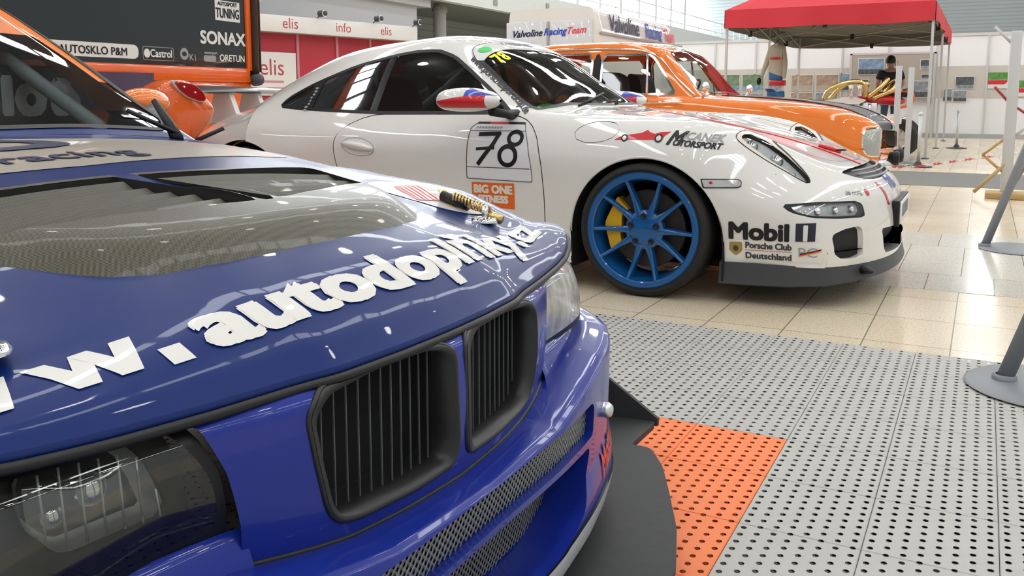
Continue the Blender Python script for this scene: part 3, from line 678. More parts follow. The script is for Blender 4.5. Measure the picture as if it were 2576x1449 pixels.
    # number plate
    P0 = A([.953, -.262, .362]); pl = mk('number_plate', bbox(.953, .985, -.25, .25, .30, .418, .006), K, R)
    mk('plate_face', bbox(.984, .99, -.235, .245, .312, .412, .004), MT['plate'], pl)
    mk('plate_marks', J(*[flat(poly_mesh([(-.17+.05*i, .0), (-.14+.05*i, 0), (-.14+.05*i, .06), (-.17+.05*i, .06)]), (.9915, 0, .335), (0, 1, 0), (0, 0, 1)) for i in range(7)]), MT['grey'], pl, smooth=False)
    # ------------- lettering and marks on the skin
    S = (0, -2, 0); U = (1, 0, 0); Z = (0, 0, 1); Dn = (0, 1, 0)
    def dec(name, M2, x, z, m, off=.0015, ang=0., par=R, step=.02, dz=0.):
        c, s = math.cos(ang), math.sin(ang)
        return mk(name, skin.press(M2, (x, -2, z), (c, 0, s), (-s, 0, c), Dn, off, step), m, par)
    bd = rpoly([(-.905, .49), (-.545, .485), (-.552, .56), (-.575, .66), (-.615, .762), (-.865, .762), (-.90, .735)], .012, 3)
    bo = dec('number_board', poly_mesh(bd), 0, 0, MT['board'])
    def outline(pl, w):
        P = A(pl); c = P.mean(0); Q = c+(P-c)*(1-w); n = len(P); return (np.c_[np.vstack([P, Q]), np.zeros(2*n)], [(i, (i+1) % n, n+(i+1) % n, n+i) for i in range(n)])
    dec('board_frame', outline(bd, .022), 0, 0, MT['dark_grey'], .0022, par=bo)
    for (a, b, c, d) in ((-.903, -.56, .546, .5495), (-.896, -.60, .7195, .7225)): dec('board_line', poly_mesh([(a, c), (b, c), (b, d), (a, d)]), 0, 0, MT['dark_grey'], .0022, par=bo)
    dec('board_bar', poly_mesh([(-.865, .762), (-.80, .762), (-.80, .752), (-.87, .752)]), 0, 0, K, .0025, par=bo)
    dec('board_bar', poly_mesh([(-.80, .762), (-.70, .762), (-.70, .752), (-.80, .752)]), 0, 0, MT['red'], .0025, par=bo)
    dec('board_bar', poly_mesh([(-.70, .762), (-.615, .762), (-.610, .752), (-.70, .752)]), 0, 0, K, .0025, par=bo)
    dec('board_marks', J(*[poly_mesh([(-.07+.016*i, -.004), (-.059+.016*i, -.004), (-.055+.016*i, .006), (-.066+.016*i, .006)]) for i in range(9)]), -.80, .735, MT['grey'], .0024, par=bo, step=.05)
    num = J(tube([(-.07, .058, 0), (.05, .066, 0), (-.028, -.078, 0)], .0098, 8), tube([(-.052, .0, 0), (.022, .006, 0)], .0065, 8))
    def stroke(pts, w, closed=False):
        P = A(pts); T = (np.roll(P, -1, 0)-np.roll(P, 1, 0)) if closed else np.gradient(P, axis=0)
        T /= np.linalg.norm(T, axis=1, keepdims=True); O = np.c_[-T[:, 1], T[:, 0]]*w; n = len(P)
        V2 = np.vstack([P+O, P-O]); return (np.c_[V2, np.zeros(2*n)], [(i, (i+1) % n, n+(i+1) % n, n+i) for i in range(n if closed else n-1)])
    seven = J(stroke([(-.055, .066), (.062, .070)], .0095), stroke([(.058, .076), (.030, .02), (-.050, -.078)], .0105), stroke([(-.060, -.004), (.040, .004)], .0075))
    t = np.linspace(0, 2*PI, 40, endpoint=False)
    e8 = J(stroke(np.c_[.034*np.cos(t)+.016+.010, .030*np.sin(t)+.046], .0095, True), stroke(np.c_[.043*np.cos(t)-.006, .044*np.sin(t)-.036], .0105, True))
    dec('race_number', seven, -.790, .638, K, .0026, par=bo, step=.03); dec('race_number', e8, -.672, .642, K, .0026, par=bo, step=.03)
    bg = dec('door_sticker', poly_mesh([(-.878, .355), (-.645, .352), (-.645, .476), (-.878, .474)]), 0, 0, MT['sticker_orange'])
    dec('sticker_lettering', text_mesh('BIG ONE', .037, .0035), -.762, .425, MT['cream'], .0025, par=bg, step=.05); dec('sticker_lettering', text_mesh('FITNESS', .032, .004), -.762, .380, MT['cream'], .0025, par=bg, step=.05)
    car = rpoly([(-.152, .692), (-.11, .712), (-.03, .723), (-.005, .737), (.005, .727), (.03, .720), (.055, .728), (.10, .730), (.075, .712), (.068, .697), (0, .695)], .003, 2)
    rc = dec('racing_car_emblem', poly_mesh(car), 0, 0, MT['red'], .0015, step=.015)
    for cx, cz, r in ((-.103, .7005, .0155), (.052, .7015, .0185)):
        dec('emblem_tyre', poly_mesh(ell(cx, cz, r, r, 24)), 0, 0, K, .0025, par=rc); dec('emblem_wheel', poly_mesh(ell(cx, cz, r*.6, r*.6, 20)), 0, 0, W, .0033, par=rc)
    dec('team_lettering', text_mesh('M', .058, .0035, .45), .118, .676, K, ang=-.05); dec('team_lettering', text_mesh('ICANEK', .030, .0015, .2, sx=1.05), .236, .694, MT['grey'], ang=-.08)
    dec('team_lettering', text_mesh('OTORSPORT', .024, .0018, .2, sx=.98), .215, .666, K, ang=-.08)
    dec('oil_lettering', text_mesh('Mobil', .069, .0052, sx=1.10), .491, .288, K)
    q = dec('oil_emblem', poly_mesh([(.638, .288), (.712, .290), (.712, .366), (.638, .363)]), 0, 0, MT['navy_black'])
    dec('oil_lettering', text_mesh('1', .062, .003, sx=1.25), .675, .293, W, .0028, par=q)
    pc = dec('club_panel', poly_mesh(rpoly([(.355, .196), (.735, .200), (.735, .284), (.355, .280)], .006)), 0, 0, MT['white_in'], .001)
    sh = rpoly([(.372, .272), (.424, .274), (.425, .235), (.398, .211), (.371, .235)], .008, 4)
    dec('club_crest', poly_mesh(sh), 0, 0, MT['gold'], .0022, par=pc); dec('crest_field', poly_mesh(ell(.398, .245, .011, .013)), 0, 0, MT['dark_grey'], .003, par=pc)
    dec('club_lettering', text_mesh('Porsche Club', .026, .0016, 0, .98, .93), .530, .249, MT['dark_grey'], .0022, par=pc); dec('club_lettering', text_mesh('Deutschland', .026, .0016, 0, 1.02, .97), .530, .204, MT['dark_grey'], .0022, par=pc)
    dec('club_line', poly_mesh([(.435, .2385), (.625, .2395), (.625, .2415), (.435, .2405)]), 0, 0, MT['red'], .0022, par=pc)
    dec('club_lettering', text_mesh('PC', .040, -.0005, 0, 1, 1.1), .685, .222, MT['grey'], .0022, par=pc)
    for i, m in enumerate((K, MT['red'], MT['yellow'])): dec('flag_stripe', poly_mesh([(.655, .236+i*-.004), (.735, .258-i*.004), (.735, .254-i*.004), (.655, .231-i*.004)]), 0, 0, m, .003, par=pc)
    # pillar lettering
    a, b = A([-1.062, .0, 1.088]), A([-.625, 0, .802]); e = (b-a)/np.linalg.norm(b-a); n = A([-e[2], 0, e[0]]); n = A([e[2]*-1, 0, e[0]])
    t = text_mesh('www.porschesportscup.de', .026, .0014); w = np.ptp(t[0][:, 0]); t = (t[0]*A([.50/w, 1, 1]), t[1])
    mk('pillar_lettering', skin.press(t, (a+b)/2+A([.004, -2, -.010]), e, (-e[2], 0, e[0]), Dn, .0018, .03), MT['dark_grey'], R)
    # windscreen number and stickers (pressed from the front)
    Df = (-.35, .0, -.93); O = lambda x, y: (x, y, 1.3)
    t = text_mesh('78', .085, .005, .1, 1.1, sx=.85)
    mk('windscreen_number', skin.press(t, (-.945+.42, -.475, 1.6), (-.15, .98, 0), (-1, -.2, 0), (-.7, 0, -1), .004, .03), MT['yellow_fl'], R)
    mk('strip_sticker', skin.press(poly_mesh(ell(0, 0, .045, .032)), (-1.035+.42, -.485, 1.7), (0, 1, 0), (-1, 0, 0), (-.7, 0, -1), .003, .02), MT['green'], R)
    mk('strip_lettering', skin.press(text_mesh('K-COMPANY', .042, .003), (-1.025+.42, -.10, 1.76), (0, 1, 0), (-1, 0, 0), (-.7, 0, -1), .003, .03), MT['grey'], R)
    # bonnet stripe
    dn = (0, 0, -1); st = []
    for x in np.linspace(-.46, .80, 30): st.append((x, -.02-.15*max(0, x+.1)))
    mk('bonnet_stripe', skin.press(stroke(st, .0125), (0, 0, 2), (1, 0, 0), (0, 1, 0), dn, .002, .04), MT['red_flat'], R)
    mk('bonnet_sticker', skin.press(poly_mesh([(-.05, -.012), (.06, -.012), (.06, .012), (-.05, .012)]), (.265, -.20, 2), (.93, .35, 0), (-.35, .93, 0), dn, .002, .04), MT['sticker_orange'], R)
    # nose lettering
    fd = (-1, .35, 0)
    mk('nose_lettering', skin.press(text_mesh('eibl racing', .018, .0008), (1.5, -.80, .468), (.55, .83, 0), (0, 0, 1), fd, .0018, .04), MT['dark_grey'], R)
    mk('nose_emblem', skin.press(poly_mesh(ell(0, 0, .014, .014)), (1.5, -.70, .472), (.55, .83, 0), (0, 0, 1), fd, .0022, .04), MT['red'], R)
    mk('nose_sticker', skin.press(poly_mesh([(-.012, .05), (.012, .05), (.07, -.05), (.045, -.05)]), (1.5, -.55, .455), (.35, .93, 0), (0, 0, 1), fd, .002, .03), MT['red'], R)
    mk('nose_lettering', skin.press(text_mesh('MTD', .05, .004), (1.5, -.10, .468), (0, 1, 0), (0, 0, 1), (-1, 0, 0), .002, .04), MT['flagblue'], R)
    # tow strap and seam line on the roof
    tow = [h[0]+h[1]*.014 for a, b in ((.60, -.12), (.63, -.11), (.665, -.10), (.70, -.11)) if (h := skin.hit((a, b, 2), dn))]
    mk('tow_strap', J(tube(tow, [.008, .011, .011, .007], 8, smooth=4)), MT['red'], R)
    lp = A([(math.cos(q)*.022, math.sin(q)*.022, 0) for q in np.linspace(0, 2*PI, 18, endpoint=False)])+tow[-1]+A([.0, 0, .012]); mk('tow_ring', tube(lp, .004, 6, True), K, R)
    return R
def mm0(up, z, sg):
    V = up[0]; return V[:, 2]-(z+.018*np.sin((V[:, 0]+.9)*9))
def border_wall(M, d):
    """wall around the open border of a patch"""
    V, F = M[0], M[1]; cnt = {}
    for f in F:
        for a in range(len(f)):
            i, j = f[a], f[(a+1) % len(f)]; k = (min(i, j), max(i, j)); cnt.setdefault(k, []).append((i, j))
    E = [v[0] for v in cnt.values() if len(v) == 1]; out = []; Fo = []; n = len(V)
    return compact(np.vstack([V, V+A(d)]), [(i, j, j+n, i+n) for i, j in E])[:2]
# ---------------------------------------------------------------- blue race saloon, nose towards the viewer
BY = .92
XS = A([-1.9, -1.73, -1.45, -1.18, -.887, -.78, -.7, -.65, -.61, -.585]); ZS = A([.815, .80, .785, .755, .712, .688, .664, .640, .612, .587])
CX = A([-1.9, -1.7, -1.25, -.95, -.78, -.7, -.6]); CZ = A([.05, .06, .11, .15, .18, .15, .0])
GX_ = A([-1.5, -1.3, -1.15, -1.0, -.92, -.85, -.78, -.72, -.68, -.64]); GZ_ = A([-.004, -.003, .010, .030, .038, .036, .025, .011, .003, .0])
def bow(w): return np.interp(np.abs(w), [0, .1, .2, .25, .35, .45, .52, .58, .64, .70, .76, .82], [0, .003, .012, .026, .045, .064, .080, .100, .130, .18, .28, .44])
def z_hood(X, w):
    Xe = X+bow(w)*np.clip((X+1.2)/.6, 0, 1); a = np.abs(w)
    r = np.clip(a-.62, 0, None); q = np.clip((a-.42)/.20, 0, 1); q = q*q*(3-2*q)
    return sm(Xe)-np.interp(Xe, CX, CZ)*w*w-1.1*r*r-6*np.clip(a-.72, 0, None)**2+q*np.interp(X, GX_, GZ_)
_xs = np.linspace(-1.9, -.585, 400); _zs = np.interp(_xs, XS, ZS)
_k = np.exp(-np.linspace(-2, 2, 25)**2); _k /= _k.sum(); _zs2 = np.convolve(np.r_[np.full(12, _zs[0]), _zs, np.full(12, _zs[-1])], _k, 'valid')
_wt = np.clip((_xs+.64)/.04, 0, 1); _zs = _zs2*(1-_wt)+_zs*_wt
def sm(x): return np.interp(x, _xs, _zs)
def fas(w): return np.interp(np.abs(w), [0, .05, .12, .25, .31, .35, .45, .52, .58, .64, .70, .76, .82], [-.568, -.569, -.572, -.590, -.606, -.620, -.640, -.655, -.674, -.704, -.755, -.85, -1.0])
def fas_s(w): return sum(fas(np.abs(w)+d)*k for d, k in ((-.02, .25), (0, .5), (.02, .25)))
def bum(w): return np.interp(np.abs(w), [0, .2, .35, .5, .6, .70, .78, .83, .86, .87], [-.51, -.514, -.53, -.56, -.60, -.68, -.80, -.95, -1.06, -1.15])
def bum_s(w): return sum(bum(np.abs(w)+d)*k for d, k in ((-.04, .25), (0, .5), (.04, .25)))
def gz(w): return np.interp(np.abs(w), [0, .2, .35, .45, .6, .9], [.393, .400, .424, .438, .45, .45])
def gmesh(f, us, vs):
    """f(u,v)->xyz arrays on a grid, with outward normals (towards the viewer / up)"""
    U, Vv = np.meshgrid(us, vs, indexing='ij'); P = np.stack(f(U, Vv), -1); a, b = U.shape
    V = P.reshape(-1, 3); F = gridF(a, b); return V, F
def orient(M, d):
    V, F = M[0], M[1]; N = vnorm(V, F)
    if (N@A(d)).mean() < 0: F = [tuple(reversed(f)) for f in F]; N = -N
    return V, F, N
def rebase(r, loc):
    r.location = loc
    def go(o, depth):
        for c in o.children:
            if c.type == 'MESH':
                if not c.data.get('moved'): c.data.transform(Matrix.Translation(-Vector(loc))); c.data['moved'] = 1
                go(c, depth+1)
            else: c.location = Vector(c.location)-Vector(loc)
    go(r, 0)
def build_blue():
    R = root('race_saloon', 'dark blue race saloon with carbon bonnet vents and white lettering, nearest the viewer', 'car')
    B = MT['blue']; K = MT['black']
    c0 = (0, BY, 0)
    def P3(X, w, z): return (X, w+BY, z)
    # ---- bonnet and wing tops
    ss = np.r_[np.linspace(0, .12, 16), np.linspace(.14, 1, 56)]; wsx = np.linspace(-.82, .82, 110)
    def fh(s, w):
        xe = -.583-bow(w); X = xe*(1-s)+(-1.74)*s
        return X, w, z_hood(X, w)
    M = orient(gmesh(fh, ss, wsx), (0, 0, 1)); skin = Skin(M)
    top = lambda M: M[0][:, :2]
    half = [(-.763, 0), (-.768, .11), (-.776, .17), (-.797, .25), (-.832, .302), (-.885, .338), (-.94, .37), (-.985, .425), (-1.02, .452), (-1.215, .478), (-1.20, .455), (-1.172, .2), (-1.172, .0)]
    fr = half[:9]
    carb = rpoly(fr+[(-1.218, .474), (-1.180, .2), (-1.180, -.2), (-1.218, -.474)]+[(a, -b) for a, b in reversed(fr[1:])], .012, 3)
    vent = rpoly([(-1.168, .018), (-1.168, .2), (-1.205, .462), (-1.03, .442), (-.968, .385), (-.895, .14), (-.873, .018)], [.006, .01, .03, .03, .02, .02, .006], 4)
    ventn = vent*A([1, -1])
    strip = rpoly([(-1.2, -.017), (-1.2, .017), (-.872, .017), (-.872, -.017)], .001)
    Cb, M = clip(M, sdp(top(M), carb))
    bl, Cb = clip(Cb, sdp(top(Cb), strip))
    def lift(X): 
        d = np.clip(sdp(X[:, :2], carb[:]), 0, .06); f = np.clip((X[:, 0]+1.12)/.2, 0, 1); return .024*np.sin(d/.06*PI/2)*f*f*(3-2*f)
    vs = []
    for v in (vent, ventn): _, Cb = clip(Cb, sdp(top(Cb), v))
    Cb[0][:, 2] += lift(Cb[0])
    cb = mk('bonnet_scoop', (Cb[0]+A(c0), Cb[1]), MT['carbon'], R)
    bl[0][:, 2] += .35*lift(bl[0])
    bl2 = mk('vent_divider', (np.vstack([bl[0], bl[0]-A([0, 0, .02])])+A(c0), bl[1]+[tuple(len(bl[0])+i for i in reversed(f)) for f in bl[1]]), B, R)
    for v in (vent, ventn):
        n = len(v); z0 = z_hood(v[:, 0], v[:, 1])+lift(np.c_[v, np.zeros(n)])
        w = np.vstack([np.c_[v, z0], np.c_[v, z0-.10]])+A(c0)
        mk('vent_well', (w, [(i, (i+1) % n, n+(i+1) % n, n+i) for i in range(n)]+[tuple(range(n, 2*n))]), MT['vent_dark'], R, smooth=False)
        sg = 1 if v is vent else -1
        for i in range(5):
            x0 = -1.145+.050*i; x1 = x0+.062; mx = [.452, .450, .440, .41, .32][i]; md = -.012 if i else -.03
            ww = np.linspace(.022, mx, 9)*sg; dz = .002+.001*i
            rows = [np.c_[np.full(9, x0+.0), ww, z_hood(np.full(9, x0), ww)-dz-.001], np.c_[np.full(9, x1), ww, z_hood(np.full(9, x1), ww)-dz-.024], np.c_[np.full(9, x1-.004), ww, z_hood(np.full(9, x1), ww)-dz-.030], np.c_[np.full(9, x0-.006), ww, z_hood(np.full(9, x0), ww)-dz-.006]]
            rows = [q+np.c_[0*q[:, 0], 0*q[:, 0], .8*lift(q)] for q in rows]
            mk('vent_slat', (np.vstack(rows)+A(c0), gridF(4, 9, True)), MT['carbon_matt'], R, smooth=False)
    # seam between bonnet and wing tops
    for sg in (1,):
        ln = [(-.628, .347), (-.70, .345), (-.80, .335), (-.86, .345), (-1.0, .47), (-1.2, .50), (-1.6, .56), (-1.74, .58)]
        lp = A(ln+[(a+.002, b+.0045) for a, b in reversed(ln)])*A([1, sg]); g, M = clip(M, sdp(top(M), lp)); mk('bonnet_gap', (g[0]+A(c0)-A([0, 0, .002]), g[1], g[2]), K, R)
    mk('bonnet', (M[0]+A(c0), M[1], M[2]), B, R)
    # edge roll under the bonnet lip
    wl = np.linspace(-.70, .70, 80); xe = -.583-bow(wl); ze = z_hood(xe, wl)
    rows = [np.c_[xe, wl+BY, ze], np.c_[xe+.003, wl+BY, ze-.006], np.c_[xe-.004, wl+BY, ze-.012], np.c_[xe-.05, wl+BY, ze-.014]]
    mk('bonnet_lip', (np.vstack(rows), gridF(4, 80)), B, R)
    mk('bonnet_rubber', tube(np.c_[xe+.0045, wl+BY, ze-.012], .0055, 8), K, R)
    # ---- nose panel with the two grilles
    wn = np.linspace(-1, 1, 90)
    def wout(z): return np.interp(z, [.40, .46, .52, .585], [.330, .334, .346, .372])
    def ff(t, w):
        w = w*wout(.585-.18*t)
        zt = .583-.003*np.abs(w); zb = gz(w)-.012; z = zt+(zb-zt)*t
        x = fas_s(w)+.008*np.sin(PI*np.clip(t, 0, 1))-.030*np.clip(.13-t, 0, 1)**2/.0169
        return x, w, z
    N0 = orient(gmesh(ff, np.r_[np.linspace(0, .2, 12), np.linspace(.24, 1, 26)], wn), (1, 0, 0)); nskin = Skin(N0)
    kp = rpoly([(.013, .566), (.05, .577), (.14, .579), (.236, .571), (.258, .552), (.252, .50), (.238, .445), (.222, .424), (.19, .417), (.08, .414), (.018, .416), (.010, .44)], [.02, .03, .03, .03, .02, .02, .02, .02, .02, .03, .02, .02], 5)
    wz = lambda M: M[0][:, 1:]
    N1 = N0
    for sg in (-1, 1): _, N1 = clip(N1, sdp(wz(N1), kp*A([sg, 1])))
    mk('nose_panel', (N1[0]+A(c0), N1[1], N1[2]), MT['blue_lit'], R)
    def onnose(w, z): 
        h = nskin.hit((2, w, z), (-1, 0, 0)); return h[0] if h else A([fas(w), w, z])
    for sg in (-1, 1):
        q = kp*A([sg, 1]); c = q.mean(0)
        ring = A([onnose(a, min(b, .579)) for a, b in q])
        g = mk('kidney_grille', tube(ring+A([0, BY, 0]), .0036, 8, True), MT['grille'], R)
        inn = c+(q-c)*A([.955, .93]); ri = A([onnose(a, b) for a, b in inn])
        rows = [ring+A([.004, 0, 0]), ri+A([.004, 0, 0]), ri-A([.030, 0, 0]), ri-A([.060, 0, 0])]
        n = len(q); V = np.vstack(rows)+A(c0); mk('grille_frame', (V, gridF(4, n, False, True)), MT['grille'], g)
        V2 = ri-A([.058, 0, 0])+A(c0); mk('grille_back', (V2, [tuple(range(n))]), MT['void'], g, smooth=False)
        for k in range(12):
            w = .030+k*.0182; zz = [b for a, b in cross_z(inn, sg*w)]
            if len(zz) < 2: continue
            z0, z1 = min(zz), max(zz); x = onnose(sg*w, .5)[0]
            mk('grille_bar', J(box(x-.0345, x-.0325, BY+sg*w-.0006, BY+sg*w+.0006, z0-.004, z1+.004)), MT['grille_bar'], g, smooth=False)
    # ---- headlamps
    for sg in (-1, 1):
        wl = np.linspace(.326, .82, 50)*sg
        def fl(t, w):
            zt = np.interp(np.abs(w), [.33, .5, .62, .7, .8], [.580, .582, .578, .572, .55]); zb = np.interp(np.abs(w), [.33, .5, .7, .8], [.450, .452, .462, .47])
            return fas_s(w)-.012+.012*np.sin(PI*t)+.034*t*np.clip((np.abs(w)-.40)/.2, 0, 1)-.02*np.clip(.2-t, 0, 1)/.2, w, zt+(zb-zt)*t
        L = orient(gmesh(fl, np.linspace(0, 1, 22), wl), (1, 0, 0))
        lp = rpoly([(.384, .576), (.80, .570), (.80, .474), (.60, .460), (.352, .453), (.340, .470), (.352, .525)], [.012, .01, .01, .02, .018, .02, .03], 5)*A([sg, 1])
        L, _ = clip(L, np.abs(L[0][:, 1])-wout(L[0][:, 2])-.002)
        inn, ring = clip(L, sdp(wz(L), lp)-.006)
        lamp = mk('headlight', (ring[0]+A(c0), ring[1], ring[2]), K, R, label='headlamp smeared pale and cloudy' if sg > 0 else 'headlamp with clear cover over dark housing')
        mk('lamp_cover', (inn[0]+A(c0), inn[1], inn[2]), MT['lamp_clear'] if sg < 0 else MT['lamp_glare'], lamp)
        mk('lamp_housing', (L[0]+A(c0)-A([.055, 0, 0]), L[1], L[2]), MT['lamp_house'], lamp)
        hw = rpoly([(.374, .482), (.476, .484), (.505, .520), (.502, .556), (.485, .568), (.412, .562), (.400, .550)], .012, 4)*A([sg, 1])
        rl, _ = clip((L[0], L[1], L[2]), sdp(wz(L), hw))
        V = rl[0].copy(); V[:, 0] -= .028; V[:, 0] += .012*np.clip(sdp(V[:, 1:], hw)/.03, 0, 1)
        lens = mk('lamp_lens', (V+A(c0), rl[1]), MT['lens'], lamp)
        V2 = rl[0].copy(); d = np.clip(sdp(V2[:, 1:], hw)/.045, 0, 1); V2[:, 0] -= .034+.05*np.sqrt(d)
        mk('lamp_reflector', (V2+A(c0), rl[1]), MT['reflector_pale'], lamp)
        for k in range(7):
            w = sg*(.388+.0165*k); zz = [b for a, b in cross_z(hw, w)]
            if len(zz) > 1: mk('lens_rib', bar(P3(fas(w)-.026, w, min(zz)+.004), P3(fas(w)-.026, w+sg*.004, max(zz)-.004), .0011, 6), MT['lens_rib'], lens)
        for (a, b, r) in ((.435, .525, .017), (.468, .512, .012)): mk('lamp_bulb', sphere(P3(fas(a*sg)-.052, sg*a, b), r, 16), MT['chrome'], lamp)
        # strip of bodywork below the lamp
        wl = np.linspace(.325, .82, 40)*sg
        mk('lamp_sill', orient((lambda G: (G[0]+A(c0), G[1]))(gmesh(lambda t, w: (fas_s(w)-.010+.024*t, w, np.interp(np.abs(w), [.33, .5, .7, .8], [.454, .456, .466, .474])-.004*t+(gz(w)-.012-np.interp(np.abs(w), [.33, .5, .7, .8], [.454, .456, .466, .474]))*t*t), np.linspace(0, 1, 8), wl)), (1, 0, 0)), MT['blue_lit'], R)
    # ---- bumper
    wb = np.r_[np.linspace(-.868, -.5, 60), np.linspace(-.49, .49, 120), np.linspace(.5, .868, 60)]
    prof = [(-1, -.004), (-.55, .001), (-.18, -.001), (-.03, -.006), (0, -.016)]
    def fb(t, w):
        # t 0..4 : ledge rows, 4..5 : face
        g = gz(w); bf = fas_s(w)-.004; bx = bum_s(w)
        tl = np.clip(t, 0, 4); a = np.interp(tl, range(5), [q[0] for q in prof]); dz = np.interp(tl, range(5), [q[1] for q in prof])
        f = np.clip(t-4, 0, 1); x = bx+np.minimum(bf-bx, -.02)*-a; z0 = g+dz
        zf = z0+(.163-(g-.016))*f
        x = x+np.where(t > 4, -.004*f+.010*np.sin(PI*np.clip((f-.55)/.45, 0, 1)), 0)
        return x, w, np.where(t > 4, zf, z0)
    tt = np.r_[np.linspace(0, 4, 17), np.linspace(4, 5, 50)[1:]]
    Bm = orient(gmesh(fb, tt, wb), (1, 0, .2))
    m1 = rpoly([(-.372, .372), (-.355, .383), (-.2, .3865), (0, .387), (.2, .3865), (.355, .383), (.372, .372), (.366, .326), (.2, .332), (0, .337), (-.2, .332), (-.366, .326)], .008, 3)
    m2 = rpoly([(-.350, .313), (-.2, .323), (0, .328), (.2, .323), (.350, .313), (.30, .225), (.2, .205), (-.2, .205), (-.30, .225)], .018, 4)
    front = lambda M: M[0][:, 0] > -.70
    o1, Bm = clip(Bm, np.where(front(Bm), sdp(wz(Bm), m1), -1)); o2, Bm = clip(Bm, np.where(front(Bm), sdp(wz(Bm), m2), -1))
    lipm, Bm = clip(Bm, .208-Bm[0][:, 2]-.02*np.abs(Bm[0][:, 1])*0)
    mk('bumper', (Bm[0]+A(c0), Bm[1], Bm[2]), MT['blue_lit'], R)
    mk('bumper_lip', (lipm[0]+A(c0)+A([.004, 0, 0]), lipm[1], lipm[2]), MT['lip_white'], R)
    for o, d, dep in ((o1, m1, .016), (o2, m2, .07)):
        h = mk('grille_mesh', mesh_net(d, o, dep, c0), MT['net'], R, smooth=False)
        mk('intake_wall', (lambda w: (w[0]+A(c0), w[1]))(border_wall(o, (-.085, 0, 0))), MT['blue_lit'], h, ang=30)
        mk('intake_back', (o[0]+A(c0)-A([.10, 0, 0]), o[1]), MT['void'], h)
    sk = Skin((Bm[0]+A(c0), Bm[1], Bm[2]))
    wg = np.linspace(-.80, .80, 90); mk('bumper_seam', tube(np.c_[fas_s(wg)+.0005, wg+BY, gz(wg)-.003], .0042, 6), K, R)
    mk('tow_knob', tf(lathe([(0, .016), (.010, .014), (.014, .007), (.012, .0), (.016, -.004), (.016, -.02)], 20, 'x'), P3(bum(.445)-.002, .452, .338)), MT['silver'], R)
    mk('bumper_lettering', sk.press(text_mesh('Motul', .036, .002, .3), (1, BY+.47, .245), (.12, .9, .25), (0, -.2, 1), (-1, 0, 0), .0015, .03), MT['red'], R)
    # ---- splitter board on the ground side
    sp = [(-.40, 0), (-.385, .2), (-.40, .40), (-.44, .53), (-.50, .67), (-.55, .78), (-.605, .862), (-.648, .858), (-.645, 1.02), (-.70, 1.03), (-.86, .96), (-1.0, .87), (-1.0, 0)]
    full = rpoly([(a, b) for a, b in sp[1:-1]]+[(a, -b) for a, b in reversed(sp[1:-1])], [.02]*5+[.03, .01, .02, .02]+[.01]*2+[.01]*2+[.02, .02, .01, .03]+[.02]*5, 3)
    mk('splitter', tf(prism(full, .098, .112, 'xy'), c0), MT['rubber'], R, smooth=False)
    for sg in (-1, 1):
        P = A([(-.642, 1.02, .118), (-.70, 1.012, .160), (-.76, 1.0, .205), (-.86, .96, .235), (-1.0, .88, .25)])*A([1, sg, 1]); n = len(P); o = A([0, .010*sg, 0]); lo = P*A([1, 1, 0])+A([0, 0, .10])
        V = np.vstack([P, lo, lo+o, P+o]); mk('splitter_fence', (V+A(c0), gridF(4, n, True)+[(0, n, 2*n, 3*n), (n-1, 4*n-1, 3*n-1, 2*n-1)]), MT['rubber'], R, smooth=False)
    # ---- sides, cabin, wheels
    xs = np.r_[np.linspace(-.86, -1.2, 16), np.linspace(-1.23, -5.0, 70)]
    for sg in (-1, 1):
        def fs(x, t):
            w0 = np.interp(-x, [.86, 1.0, 1.25, 1.74], [.815, .82, .80, .765]); w0 = np.where(x < -1.74, .765, w0)
            zt = np.where(x > -1.74, z_hood(np.maximum(x, -1.74), w0), np.interp(-x, [1.74, 2.6, 4.0, 4.9, 5.0], [.715, .745, .76, .74, .70]))
            wm = np.interp(-x, [.86, 1.0, 1.3, 1.7, 4.2, 4.9, 5.0], [.832, .855, .885, .875, .885, .84, .80])
            z = zt+(.17-zt)*t; w = w0+(wm-w0)*np.sin(np.clip(t*2.2, 0, 1)*PI/2)-.05*np.clip(t-.6, 0, 1)
            return x, sg*w, z
        Sd = orient(gmesh(fs, xs, np.linspace(0, 1, 24)), (0, sg, 0))
        for cx in (-1.42, -4.12):
            _, Sd = clip(Sd, .335-np.hypot(Sd[0][:, 0]-cx, Sd[0][:, 2]-.33))
            mk('arch_liner', tf(lathe([(.335, 0), (.335, .3), (.0, .3)], 32, 'y', PI), (cx, BY+sg*.84, .33), sc=(1, -1 if sg > 0 else 1, -1)), MT['liner'], R)
        mk('side_panel', (Sd[0]+A(c0), Sd[1], Sd[2]), B, R)
        wheel(R, -1.42, BY+sg*.875, .332, .30, .24, .22, sg, 'rim_dark'); wheel(R, -4.12, BY+sg*.885, .332, .30, .24, .22, sg, 'rim_dark')
